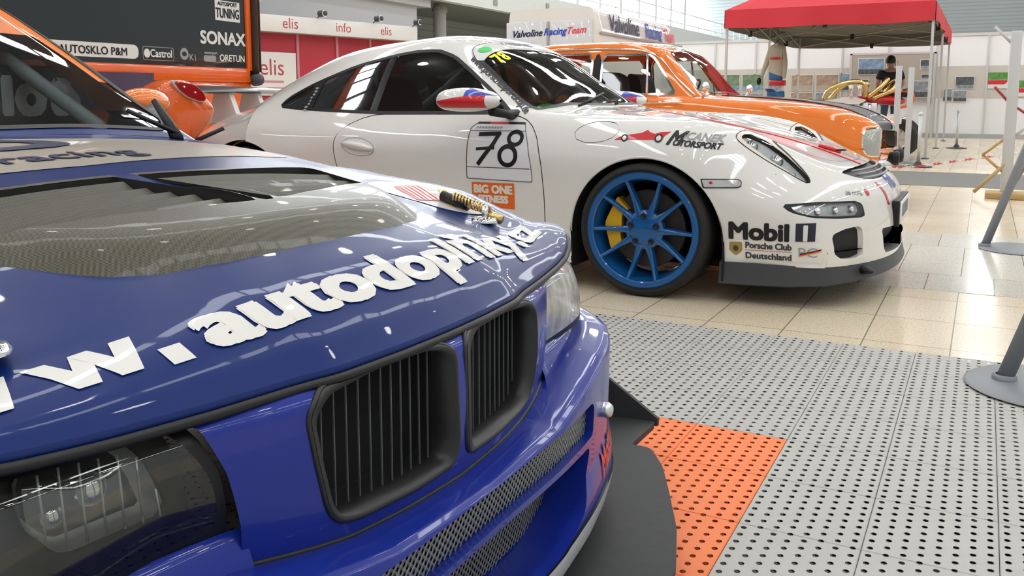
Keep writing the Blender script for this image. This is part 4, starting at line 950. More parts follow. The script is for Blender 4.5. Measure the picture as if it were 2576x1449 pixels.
    # cabin shell by loft: rows along x of half profile (w,z)
    cab = [[-1.745, (.765, .714), (.70, .745), (.68, .762), (.62, .775), (.35, .795), .80],
           [-1.90, (.766, .722), (.715, .752), (.665, .838), (.60, .855), (.35, .88), .888],
           [-2.12, (.768, .73), (.715, .762), (.625, .965), (.56, .985), (.33, 1.01), 1.02],
           [-2.37, (.770, .74), (.715, .77), (.588, 1.092), (.52, 1.118), (.30, 1.145), 1.155],
           [-2.60, (.772, .745), (.715, .775), (.565, 1.175), (.50, 1.215), (.29, 1.245), 1.255],
           [-2.85, (.772, .748), (.715, .778), (.555, 1.205), (.49, 1.25), (.28, 1.285), 1.295],
           [-3.5, (.772, .755), (.715, .785), (.555, 1.205), (.49, 1.255), (.28, 1.29), 1.30],
           [-3.95, (.772, .76), (.715, .79), (.56, 1.13), (.49, 1.19), (.28, 1.22), 1.23],
           [-4.45, (.768, .76), (.715, .785), (.62, .90), (.52, .93), (.28, .95), .955],
           [-4.95, (.74, .745), (.70, .77), (.62, .80), (.5, .81), (.28, .815), .815],
           [-5.03, (.72, .70), (.68, .72), (.60, .74), (.5, .745), (.28, .75), .75]]
    rows = [[(r[0], a, b) for a, b in r[1:6]]+[(r[0], 0, r[6])] for r in cab]
    Wc = loft(rows, 6, 7); a, b = Wc.shape[:2]; Cm = orient((Wc.reshape(-1, 3), gridF(a, b)), (0, 0, 1))
    wsp = rpoly([(-1.775, -.60), (-1.757, 0), (-1.775, .60), (-1.83, .655), (-2.37, .575), (-2.575, .535), (-2.60, .45), (-2.57, 0), (-2.60, -.45), (-2.575, -.535), (-2.37, -.575), (-1.83, -.655)], .02, 3)
    sidep = rpoly([(-2.02, .79), (-2.40, 1.055), (-2.62, 1.165), (-2.85, 1.195), (-3.5, 1.195), (-3.9, 1.12), (-4.28, .90), (-4.2, .80)], .03)
    wsM, Cm = clip(Cm, np.minimum(sdp(Cm[0][:, :2], wsp), Cm[0][:, 0]+2.7))
    sd, Cm = clip(Cm, np.minimum(sdp(Cm[0][:, [0, 2]], sidep), np.abs(Cm[0][:, 1])-.5))
    inn, ring = clip(wsM, sdp(wsM[0][:, :2], wsp)-.014)
    mk('windscreen_seal', (ring[0]+A(c0), ring[1], ring[2]), K, R, off=.002)
    s = inn[0][:, 2]-(1.035-.10*np.clip(np.abs(inn[0][:, 1])-.46, 0, 1)/.13*0)
    strip_, pane = clip(inn, np.maximum(s, np.where(inn[0][:, 2] > .90, .034-sdp(inn[0][:, :2], wsp), -1)))
    mk('windscreen', (pane[0]+A(c0), pane[1], pane[2]), MT['glass_race'], R); mk('sun_strip', (strip_[0]+A(c0), strip_[1], strip_[2]), MT['orange'], R)
    mk('side_window', (sd[0]+A(c0), sd[1], sd[2]), MT['glass_race'], R)
    low, roof = clip(Cm, .80-Cm[0][:, 2]+np.where(Cm[0][:, 0] < -2.2, 0, .04))
    mk('cabin_shell', (roof[0]+A(c0), roof[1], roof[2]), MT['orange'], R); mk('shoulder_panel', (low[0]+A(c0), low[1], low[2]), B, R)
    mk('dashboard', bbox(-2.25, -1.82, BY-.62, BY+.62, .60, .78, .05), MT['trim_black'], R)
    mk('cabin_floor', box(-4.6, -1.8, BY-.68, BY+.68, .22, .26), MT['trim_black'], R, smooth=False)
    cage = [[(-1.95, .60, .5), (-2.0, .585, .80), (-2.42, .51, 1.06), (-3.1, .48, 1.19), (-3.2, .55, .4)], [(-1.95, -.60, .5), (-2.0, -.585, .80), (-2.42, -.51, 1.06), (-3.1, -.48, 1.19), (-3.2, -.55, .4)], [(-2.42, -.51, 1.06), (-2.42, .51, 1.06)], [(-3.1, -.48, 1.19), (-3.1, .48, 1.19)], [(-2.0, -.1, .80), (-2.42, .35, 1.06)]]
    mk('roll_cage', tf(J(*[tube(c, .02, 8) for c in cage]), c0), MT['cage'], R)
    for q in (-.36, .36):
        st = mk('seat', tf(bbox(-3.2, -2.7, q-.25, q+.25, .3, .45, .05), c0), MT['trim_black'], R)
        mk('seat_backrest', tf(prism(rpoly([(-3.05, .4), (-3.2, .4), (-3.42, 1.02), (-3.3, 1.04)], .03), q-.22, q+.22), c0), MT['trim_black'], st, smooth=False)
    sw = A([(0, math.cos(t)*.17, math.sin(t)*.17) for t in np.linspace(0, 2*PI, 28, endpoint=False)])@rotm('Y', .4).T+A([-2.4, .36, .82])
    mk('steering_wheel', tf(J(tube(sw, .014, 8, True), bar((-2.4, .2, .82), (-2.4, .52, .82), .012), bar((-2.4, .36, .82), (-2.1, .36, .72), .03)), c0), MT['trim_black'], R)
    csk = Skin(pane)
    bn = mk('reflection_board', box(-2.262, -2.256, BY+.30, BY+.72, .80, .96), MT['trim_black'], R, smooth=False)  # added board; its pale letters stand in for a reflection in the windscreen
    for q, y, h in (('l', 1.432, .085), ('o', 1.497, .085), ('t', 1.575, .085)): mk('reflected_lettering', flat((lambda t: (t[0]*A([1.0, .9 if q == 'l' else 1.08, 1]), t[1]))(text_mesh(q, h*1.25, .009)), (-2.2555, y, .832), (0, 1, 0), (0, 0, 1)), MT['white'], bn, smooth=False)
    mk('inspection_sticker', (lambda m: (m[0]+A(c0), m[1], m[2]))(csk.press(poly_mesh([(-.05, -.03), (.05, -.03), (.05, .03), (-.05, .03)]), (-1.81, .575, 2), (0, 1, 0), (-1, 0, 0), (0, 0, -1), .002, .05)), MT['white'], R)
    mk('cowl', orient((lambda G: (G[0]+A(c0), G[1]))(gmesh(lambda t, w: (-1.735-.035*t, w, z_hood(np.full_like(w, -1.735), w)-.012*np.sin(t*PI)-.004), np.linspace(0, 1, 5), np.linspace(-.70, .70, 40))), (0, 0, 1)), MT['dark_grey'], R)
    # wiper standing by the far corner of the screen, far mirror
    wp = mk('wiper', J(tube([(-1.70, 1.49, .775), (-1.735, 1.50, .81), (-1.775, 1.49, .868)], [.016, .012, .007], 8), tube([(-1.70, 1.49, .790), (-1.76, 1.40, .845)], .006, 6)), K, R)
    for sg in (-1, 1):
        h = mk('wing_mirror', tf(sphere((0, 0, 0), 1, 20, (.062, .085, .045)), (-2.245, BY+sg*.925, .86)), MT['orange'], R)
        mk('mirror_arm', tf(tube([(-2.12, sg*.86, .83), (-2.06, sg*.735, .795)], [.03, .04], 8), c0), K, h)
        mk('mirror_sail', tf(prism([(-1.90, .775), (-2.12, .775), (-2.08, .875)], sg*.70-.006, sg*.70+.006), c0), K, R, smooth=False)
    # ---- lettering and stickers on the bonnet
    hs = Skin((skin.V+A(c0), skin.F, skin.N)); U = (0, 1, 0); Vv = (-1, 0, 0); D = (0, 0, -1)
    def hdec(name, M2, X, w, m, off=.0012, par=R, step=.03, u=U, v=Vv):
        return mk(name, hs.press(M2, (X, BY+w, 1.2), u, v, D, off, step), m, par)
    def run(txt, x0, x1, cap):
        V, F = text_mesh(txt, cap, .0048); lo, hi = V[:, 0].min(), V[:, 0].max(); x = (V[:, 0]-lo)/(hi-lo)*(x1-x0)+x0
        xb = np.interp(x, [-.75, -.494, -.345, -.23, -.10, 0, .1, .25, .35, .43, .58], [-.715, -.692, -.672, -.655, -.645, -.641, -.645, -.662, -.673, -.688, -.730])
        hdec('bonnet_lettering', (np.c_[x, V[:, 1]-xb, V[:, 2]], F), 0, 0, MT['white'], .0013, step=.025)
    run('autodoplňky.cz', -.305, .545, .062); 
    q4 = [[(0, 1), (.21, 1), (.41, 0), (.20, 0)], [(.20, 0), (.41, 0), (.59, 1), (.41, 1)], [(.41, 1), (.59, 1), (.80, 0), (.59, 0)], [(.59, 0), (.80, 0), (1, 1), (.79, 1)]]
    for x0, x1 in ((-.690, -.590), (-.577, -.474), (-.461, -.358)):
        V, F = J(*[(poly_mesh(q)[0]+A([0, 0, .0001*k]), poly_mesh(q)[1]) for k, q in enumerate(q4)]); x = x0+V[:, 0]*(x1-x0); xb = np.interp(x, [-.75, -.494, -.345], [-.715, -.692, -.672])
        hdec('bonnet_lettering', (np.c_[x, V[:, 1]*.048-xb, V[:, 2]], F), 0, 0, MT['white'], .0013, step=.025)
    hdec('lettering_dot', poly_mesh([(-.352, .667), (-.328, .664), (-.328, .687), (-.352, .690)]), 0, 0, MT['white'], .0013)
    bnd = rpoly([(-.62, 0), (.0, .0), (.30, .05), (.52, .085), (.60, .12), (.62, .34), (.30, .37), (-.62, .37)], .01)
    bs = hdec('bonnet_banner', poly_mesh(bnd), -1.262, 0, MT['beige'], .001, step=.05)
    t = text_mesh('tuning racing', .062, .003, 0, 1.05, 1.25); hdec('bonnet_lettering', t, -1.318, -.12, MT['navy'], .002, bs, u=(-.09, 1, 0))
    t = text_mesh('AD', .17, .012, 0, 1.0, 1.9); hdec('bonnet_lettering', t, -1.435, -.16, MT['navy'], .002, bs, u=(-.05, 1, 0))
    # round sticker on the far wing top with a coloured panel
    for sg in (1,):
        st = hdec('wing_sticker', poly_mesh(ell(.498, .943, .072, .118, 40, .24)), 0, 0, MT['white'], .0011)
        hdec('sticker_panel', poly_mesh(rpoly([(.485, 1.012), (.540, .988), (.489, .900), (.436, .922)], .008)), 0, 0, MT['red_pale'], .002, st)
        hdec('sticker_stripe', poly_mesh([(.546, .949), (.553, .932), (.493, .868), (.471, .878)]), 0, 0, MT['yellow_pale'], .002, st)
        for k in range(5): hdec('sticker_line', poly_mesh([(.445+.0095*k, .922-.004*k), (.450+.0095*k, .920-.004*k), (.497+.0095*k, 1.0-.004*k), (.492+.0095*k, 1.002-.004*k)]), 0, 0, MT['white'], .0026, st)
    # bonnet pins
    for sg in (-1, 1):
        w, X = sg*.475, -.80; z = z_hood(A(X), A(w)).item()
        b = mk('bonnet_pin', tf(lathe([(0, .006), (.022, .005), (.027, 0), (.027, -.004)], 24), P3(X+.03*(sg < 0), w, z+.004)), MT['chrome'], R)
        mk('pin_post', bar(P3(X+.03*(sg < 0), w, z), P3(X+.03*(sg < 0), w, z+.03), .006, 10), MT['chrome'], b)
        if sg < 0:
            rg = A([(math.cos(t)*.024, 0, math.sin(t)*.024+.02) for t in np.linspace(0, 2*PI, 24, endpoint=False)])@rotm('Z', 1.2).T@rotm('X', .5).T
            mk('pin_ring', tube(rg+A(P3(X+.03, w, z+.016)), .0028, 8, True), MT['chrome'], b)
        else:
            p0, p1 = A(P3(-.90, .488, z_hood(A(-.90), A(.488)).item()+.012)), A(P3(-.770, .484, z_hood(A(-.770), A(.484)).item()+.013)); e = p1-p0
            mk('pin_latch', bar(p0, p0+e*.45, .010, 12), K, b); mk('pin_spring', tube([p0+e*.2+A([0, 0, .007])+(e*.6)*i/60+A([0, math.cos(i*1.2)*.009, math.sin(i*1.2)*.009]) for i in range(60)], .0022, 6), MT['brass'], b)
            mk('pin_grip', bar(p0+e*.78, p1, .009, 12), MT['brass'], b)
    rebase(R, (-2.7, BY, .03))
    return R
def cross_z(poly, w):
    out = []; n = len(poly)
    for i in range(n):
        a, b = poly[i], poly[(i+1) % n]
        if (a[0]-w)*(b[0]-w) < 0: t = (w-a[0])/(b[0]-a[0]); out.append((w, a[1]+(b[1]-a[1])*t))
    return out
def mesh_net(poly, o, dep, c0):
    """expanded metal net: two families of thin slanted bars clipped to the opening"""
    lo, hi = A(poly).min(0), A(poly).max(0); out = []; p = .0115
    def xat(w): return bum_s(A(w)).item()-dep
    for s in (-1, 1):
        n = int((hi[0]-lo[0]+(hi[1]-lo[1])*1.0)/p)+2
        for i in range(n):
            w0 = lo[0]-(hi[1]-lo[1])*(1 if s > 0 else 0)+i*p; pts = []
            q0, q1 = A([w0, lo[1]]), A([w0+s*(hi[1]-lo[1]), hi[1]])
            if s < 0: q0, q1 = A([w0+0, lo[1]]), A([w0-(hi[1]-lo[1]), hi[1]])
            T = np.linspace(0, 1, 40); P = q0+(q1-q0)*T[:, None]; ins = sdp(P, poly) > 0
            if ins.sum() < 2: continue
            k = np.where(ins)[0]; a, b = P[k[0]], P[k[-1]]
            h = .0014; n2 = A([-(b-a)[1], (b-a)[0]]); n2 /= np.linalg.norm(n2)+1e-9
            V = []
            for q in (a, b):
                for e in (-1, 1): V.append((xat(q[0])+.001*s, q[0]+n2[0]*h*e, q[1]+n2[1]*h*e))
            for q in (a, b):
                for e in (-1, 1): V.append((xat(q[0])+.001*s-.004, q[0]+n2[0]*h*e, q[1]+n2[1]*h*e))
            out.append((A(V)+A(c0), [(0, 1, 3, 2), (0, 4, 5, 1), (2, 3, 7, 6), (4, 6, 7, 5)]))
    return J(*out)
# ---------------------------------------------------------------- the hall
def build_hall():
    struct('floor', box(-40, 14, -14, 72, -.12, 0), MT['floor'])
    struct('trim_1', box(-34, 14, 9.85, 11.72, 0, .004), mat('floor_strip', (.17, .165, .15), .7, var=(6, .1)))
    struct('trim_200', box(-34, 14, 4.42, 6.34, 0, .002), MT['floor_pale'])
    # ceiling with roof lights and lamps
    struct('ceiling', box(-40, 14, -14, 72, 10, 10.2), mat('ceiling_grey', (.04, .042, .045), .8))
    n = 0
    for x in np.arange(-22, 12, 5.6):
        V = []; n += 1
        parts = [box(x-.3, x+.3, y, y+1.05, 9.93, 9.97) for y in np.arange(-11, 68, 1.25)]
        struct('window_%d' % n, J(*parts), MT['sky'])
    for i, x in enumerate(np.arange(-20, 12, 5.6)):
        struct('trim_%d' % (2+i), J(*[tf(lathe([(0, 0), (.16, 0), (.2, .14), (.05, .3)], 16), (x+.7, y, 9.4)) for y in np.arange(-8, 40, 3.2)]), MT['hall_lamp'], smooth=True)
    # far partition of white and beige boards
    W0, W1, Yw = -9.5, 7.0, 22.5
    struct('wall_back', box(W0, W1, Yw, Yw+.06, 0, 2.3), MT['whitewall'])
    struct('trim_20', box(W0, W1, Yw-.012, Yw, .90, 1.615), MT['beigewall'])
    struct('baseboard_back', box(W0, W1, Yw-.03, Yw, 0, .10), MT['galvanised'])
    for i, x in enumerate(np.arange(W0+.3, W1, 1.02)):
        struct('trim_%d' % (21+i), box(x-.02, x+.02, Yw-.035, Yw, .1, 2.33), MT['alu'])
    struct('trim_40', box(W0, W1, Yw-.03, Yw+.05, 2.28, 2.34), MT['alu'])
    # end wall, louvred, high above the partition
    struct('wall_end', box(-40, 14, 70, 70.3, 0, 10), MT['louvre'])
    # gallery along the left: soffit, edge beam, railing, glazing behind
    GX = -15.6
    struct('trim_41', box(-26, GX, 8, 70, 4.05, 4.25), MT['soffit'])
    struct('trim_42', box(GX-.15, GX+.15, 8, 70, 4.0, 4.85), MT['lightgrey_beam'])
    struct('wall_left', box(-19.6, -19.4, 6, 70, 0, 4.05), MT['louvre'])
    m = 50
    for y in np.arange(10, 68, 3.4):
        struct('window_%d' % m, box(-21.2, -21.1, y, y+3.0, 4.9, 9.8), MT['glaze']); m += 1
        struct('trim_%d' % m, box(-21.3, -20.9, y+3.0, y+3.4, 4.25, 10), MT['offwhite'])
    r = [bar((GX, 8, z), (GX, 70, z), .03, 8) for z in (5.15, 5.75)]+[bar((GX, y, 4.8), (GX, y, 5.75), .03, 8) for y in np.arange(9, 70, 1.7)]
    struct('trim_180', J(*r), MT['offwhite'])
    for i, y in enumerate((25.6, 37.0)):
        struct('trim_%d' % (181+i), tf(lathe([(.22, 0), (.22, 3.75), (.26, 3.77), (.26, 3.9), (.15, 4.06)], 24), (-16.4, y, 0)), MT['concrete'], smooth=True, ang=40)
    struct('trim_190', J(*[box(GX+.15, GX+.19, y, y+.25, 4.15, 4.6) for y in (27.6, 31.8, 36.2)]), MT['concrete'])
    # grey block behind the info stand
    struct('wall_block', J(box(-19, -15.9, 10, 23.5, 0, 3.75), box(-20, -15.7, 10, 24, 3.75, 4.05)), MT['lightgrey'])
    struct('trim_191', J(bar((-14.6, 14.2, 2.6), (-15.2, 18.5, 4.6), .10, 10)), MT['offwhite'])
MT['lightgrey_beam'] = mat('beam_grey', (.62, .65, .64), .6)
# ---------------------------------------------------------------- perforated platform
def build_platform():
    R = root('platform', 'perforated grey plastic tile platform with one orange tile block', 'platform', (-.5, 1.5, 0))
    tw, td = .2297, .2475; x0, y0 = -.1565, 2.1835
    O = A([-.5, 1.5, 0])
    big = []; 
    for i in range(-22, 8):
        for j in range(-14, 4):
            xa, xb = x0+i*tw, x0+(i+1)*tw; ya, yb = y0+j*td, y0+(j+1)*td
            vis = (-2 <= i <= 1 and -4 <= j <= 3) or (-6 <= i < -2 and -1 <= j <= 3)
            org = i in (-2, -3) and -6 < j < 0
            ox = (xa+xb)/2; oy = (ya+yb)/2
            V, F = bbox(xa-ox+.0006, xb-ox-.0006, ya-oy+.0006, yb-oy-.0006, .016, .030, .0015, 1)
            V = V+A([tw*8, td*8, 0])
            if vis or org: 
                o = mk('orange_tile' if org else 'grey_tile', (V, F), MT['grip_orange'] if org else MT['grip_grey'], R, smooth=False); o.location = tuple(A([ox-tw*8, oy-td*8, 0])-O)
            else: big.append((V+A([ox-tw*8, oy-td*8, 0])-O, F))
    o = mk('grey_tile', J(*big), MT['grip_grey'], R, smooth=False); o['kind'] = 'stuff'
    mk('platform_base', tf(box(x0-22*tw+.01, x0+8*tw-.01, y0-14*td+.01, y0+4*td-.01, .0005, .006), -O), MT['dark_grey'], R, smooth=False)
# ---------------------------------------------------------------- orange classic saloon behind the white coupe
SX, SY = -1.45, 8.1
def build_sedan():
    R = root('classic_saloon', 'orange vintage saloon with black bonnet and chrome window frames', 'car', (SX, SY, 0))
    O, K, CHR = MT['orange'], MT['black'], MT['chrome']
    # stations (local x, forward +), half profile (y,z) x6, centre z
    T = [[-3.35, (.60, .35), (.66, .50), (.66, .68), (.60, .76), (.45, .79), .80], [-3.25, (.70, .28), (.78, .48), (.78, .72), (.70, .82), (.5, .85), .86],
         [-2.7, (.76, .24), (.83, .48), (.83, .76), (.75, .87), (.55, .90), .91], [-2.2, (.78, .22), (.84, .48), (.84, .77), (.76, .88), (.60, .94), .96],
         [-1.0, (.78, .22), (.84, .48), (.84, .78), (.77, .885), (.6, .90), .91], [-.75, (.78, .22), (.84, .48), (.84, .775), (.77, .88), (.60, .905), .915],
         [-.45, (.78, .22), (.84, .48), (.84, .765), (.77, .86), (.55, .895), .905], [0, (.78, .24), (.84, .48), (.835, .745), (.765, .83), (.5, .865), .875],
         [.40, (.76, .26), (.825, .48), (.82, .70), (.745, .785), (.45, .815), .825], [.585, (.74, .30), (.81, .46), (.80, .64), (.72, .735), (.42, .755), .762],
         [.69, (.72, .34), (.795, .45), (.785, .585), (.70, .685), (.40, .70), .705], [.735, (.70, .38), (.77, .45), (.76, .55), (.68, .645), (.38, .66), .66], [.745, (.68, .44), (.72, .47), (.71, .52), (.64, .58), (.36, .60), .60]]
    rows = [[(r[0], 0, r[1][1]), (r[0], r[1][0]*.7, r[1][1])]+[(r[0], a, b) for a, b in r[1:6]]+[(r[0], 0, r[6])] for r in T]
    W = loft(rows, 5, 6); W[..., 0] -= .10*np.clip((W[..., 0]-.2)/.5, 0, 1)*(1-np.minimum(1, (np.abs(W[..., 1])/.62)**2)); a, b = W.shape[:2]; M = orient((W.reshape(-1, 3), gridF(a, b)), (0, 0, 1))
    if (M[2][M[0][:, 2] > .8][:, 2]).mean() < 0: M = (M[0], [tuple(reversed(f)) for f in M[1]], -M[2])
    for cx in (.10, -2.45): _, M = clip(M, np.minimum(.33-np.hypot(M[0][:, 0]-cx, M[0][:, 2]-.31), np.abs(M[0][:, 1])-.5))
    skin = Skin(M)
    bon, M = clip(M, np.minimum(.52+.02*np.sin(M[0][:, 0]*3)-np.abs(M[0][:, 1]), np.minimum(M[0][:, 0]+.58, M[0][:, 2]-.60)))
    lp = rpoly([(.625, .632), (.68, .652), (.86, .645), (.86, .43), (.66, .43), (.62, .50)], .035, 5)
    lm, M = clip(M, np.minimum(sdp(M[0][:, [0, 2]], lp), np.abs(M[0][:, 1])-.40))
    mk('body', M, O, R); mk('bonnet', bon, MT['bonnet_black'], R)
    for sg in (-1, 1):
        l, _ = clip(lm, lm[0][:, 1]*sg); inn, ring = clip(l, sdp(l[0][:, [0, 2]], lp)-.009)
        h = mk('headlight', ring, CHR, R, off=.004); mk('lamp_glass', inn, MT['lamp_frost'], h, off=.006)
    mk('bonnet_roundel', skin.press(poly_mesh(ell(0, 0, .26, .19, 40)), (-.10, -.26, 2), (1, 0, 0), (0, 1, 0), (0, 0, -1), .004, .06), MT['white'], R)
    mk('bonnet_roundel_stripe', skin.press(poly_mesh([(-.22, -.07), (.22, -.07), (.22, .05), (-.22, .05)]), (-.10, -.26, 2), (1, 0, 0), (0, 1, 0), (0, 0, -1), .006, .06), MT['red'], R)
    # cabin
    Cb = [[-3.0, (.70, .89), (.66, .93), (.62, .95), .95], [-2.75, (.725, .89), (.66, 1.08), (.60, 1.13), 1.15], [-2.35, (.735, .89), (.645, 1.27), (.56, 1.335), 1.365],
          [-1.9, (.74, .89), (.64, 1.305), (.55, 1.37), 1.40], [-1.4, (.74, .89), (.64, 1.295), (.55, 1.365), 1.395], [-1.12, (.74, .885), (.645, 1.25), (.56, 1.325), 1.355], [-.95, (.742, .88), (.665, 1.13), (.60, 1.20), 1.235], [-.76, (.745, .875), (.705, .955), (.64, .985), 1.02], [-.66, (.745, .87), (.73, .88), (.66, .895), .91]]
    rows = [[(r[0], a, b) for a, b in r[1:4]]+[(r[0], .28, r[4]-.01), (r[0], 0, r[4])] for r in Cb]
    W = loft(rows, 6, 7); a, b = W.shape[:2]; C = orient((W.reshape(-1, 3), gridF(a, b)), (0, 0, 1))
    xz = lambda M: M[0][:, [0, 2]]
    wins = {'front_window': [(-1.60, .905), (-1.60, 1.275), (-1.14, 1.262), (-1.08, 1.20), (-.875, .905)], 'rear_side_window': [(-2.42, .91), (-2.42, 1.24), (-2.32, 1.275), (-1.68, 1.28), (-1.68, .905)]}
    for n, p in wins.items():
        q = rpoly(p, .04, 4); w, C = clip(C, np.minimum(sdp(xz(C), q), np.abs(C[0][:, 1])-.5))
        for sg in (-1, 1):
            s, _ = clip(w, w[0][:, 1]*sg); inn, ring = clip(s, sdp(xz(s), q)-.018); f = mk('window_frame', ring, CHR, R, off=.006); mk(n, inn, MT['glass_old'], f)
            if n == 'front_window':
                mk('vent_window_post', prism([(-1.165, .905), (-1.135, .905), (-1.165, 1.26), (-1.195, 1.26)], sg*.705, sg*.66, 'xz') if False else tube([(-1.15, sg*.738, .905), (-1.18, sg*.652, 1.255)], .012, 6), CHR, f)
    bp, C = clip(C, np.minimum(.036-np.abs(C[0][:, 0]+1.64), np.minimum(1.275-C[0][:, 2], np.abs(C[0][:, 1])-.5))); [mk('door_pillar', clip(bp, bp[0][:, 1]*s)[0], K, R) for s in (-1, 1)]
    wy = rpoly([(.66, .905), (.585, 1.19), (.50, 1.285), (0, 1.33), (-.50, 1.285), (-.585, 1.19), (-.66, .905), (0, .925)], [.06, .08, .05, .1, .05, .08, .06, .1], 5)
    w, C = clip(C, np.minimum(sdp(C[0][:, 1:], wy), C[0][:, 0]+1.28)); inn, ring = clip(w, sdp(w[0][:, 1:], wy)-.016)
    f = mk('windscreen_frame', ring, CHR, R, off=.006); mk('windscreen', inn, MT['glass_old'], f)
    rw, C = clip(C, np.minimum(sdp(C[0][:, 1:], wy*A([.95, 1])), -C[0][:, 0]-2.2)); mk('rear_window', rw, MT['glass_old'], R)
    mk('roof', C, O, R)
    mk('rain_gutter', J(*[tube([(-2.75, s*.665, 1.10), (-2.3, s*.645, 1.29), (-1.9, s*.642, 1.318), (-1.4, s*.642, 1.31), (-1.1, s*.65, 1.25), (-.9, s*.685, 1.05), (-.72, s*.735, .90)], .009, 6, smooth=4) for s in (-1, 1)]), CHR, R)
    [mk('waist_trim', tube([(-3.2, s*.79, .80), (-2.2, s*.85, .83), (-1.6, s*.85, .83), (-.8, s*.845, .85)], .008, 6, smooth=4), CHR, R) for s in (-1, 1)]
    [mk('bonnet_trim', tube([h[0]+A([0, 0, .004]) for x in np.linspace(-.55, .70, 14) if (h := skin.hit((x, s*.525, 2), (0, 0, -1)))], .004, 6), K, R) for s in (-1, 1)]
    for s in (-1, 1):
        h = mk('wing_mirror', J(sphere((-.62, s*.78, .97), 1, 14, (.03, .075, .045)), bar((-.66, s*.74, .88), (-.62, s*.77, .95), .01)), CHR, R)
        h2 = mk('driving_lamp', tf(lathe([(0, .05), (.055, .046), (.062, .025), (.045, -.03), (0, -.04)], 24, 'x'), (.80, s*.20, .39)), K, R)
        mk('lamp_bracket', bar((.77, s*.20, .34), (.80, s*.20, .39), .012), CHR, h2)
    mk('front_bumper', J(tube([(.62, -.80, .36), (.74, -.62, .355), (.78, 0, .355), (.74, .62, .355), (.62, .80, .36)], .04, 10, smooth=5)), CHR, R)
    mk('radiator_grille', box(.58, .652, -.40, .40, .45, .58), MT['grey'], R, smooth=False)
    for x in (.10, -2.45):
        for s in (-1, 1): wheel(R, x, s*.80, .30, .30, .19, .17, s, 'rim_dark')
    for q in (-.36, .36):
        for x, zz in ((-1.55, 1.13), (-2.35, 1.05)):
            st = mk('seat', bbox(x, x+.5, q-.25, q+.25, .45, .62, .05), MT['trim_black'], R)
            mk('seat_backrest', prism(rpoly([(x+.10, .55), (x-.03, .55), (x-.14, zz-.1), (x-.10, zz), (x+.01, zz-.05)], .04), q-.21, q+.21), MT['trim_black'], st, smooth=False)
    mk('cabin_floor', box(-2.7, -.6, -.7, .7, .32, .36), MT['trim_black'], R, smooth=False); mk('dashboard', bbox(-.95, -.70, -.64, .64, .72, .895, .04), MT['trim_black'], R)
    wv = A([(0, math.cos(t)*.19, math.sin(t)*.19) for t in np.linspace(0, 2*PI, 28, endpoint=False)])@rotm('Y', .6).T+A([-1.12, .36, .90]); mk('steering_wheel', tube(wv, .011, 8, True), K, R)
    mk('underbody', box(-3.1, .6, -.55, .55, .24, .30), MT['liner'], R, smooth=False)
    mk('wiper', J(bar((-.66, -.35, .905), (-.80, .1, 1.02), .006, 6), bar((-.66, .12, .915), (-.80, .5, 1.0), .006, 6)), K, R)
    return R
MT['bonnet_black'] = mat('bonnet_black', (.022, .023, .026), .38, coat=.25)
MT['lamp_frost'] = mat('lamp_frost', (.42, .42, .38), .22, .3, 1., bump=(60, .4))
FIN = [(2.894, .833), (2.92, .935), (2.965, .962), (3.054, .968), (3.125, .945), (3.186, .89), (3.255, .826), (3.231, .771), (3.111, .66), (3.0, .66)]
FINLAMP = [(2.950, .962), (3.086, .944), (3.140, .908), (3.166, .866), (3.131, .854), (3.046, .877), (2.985, .915)]
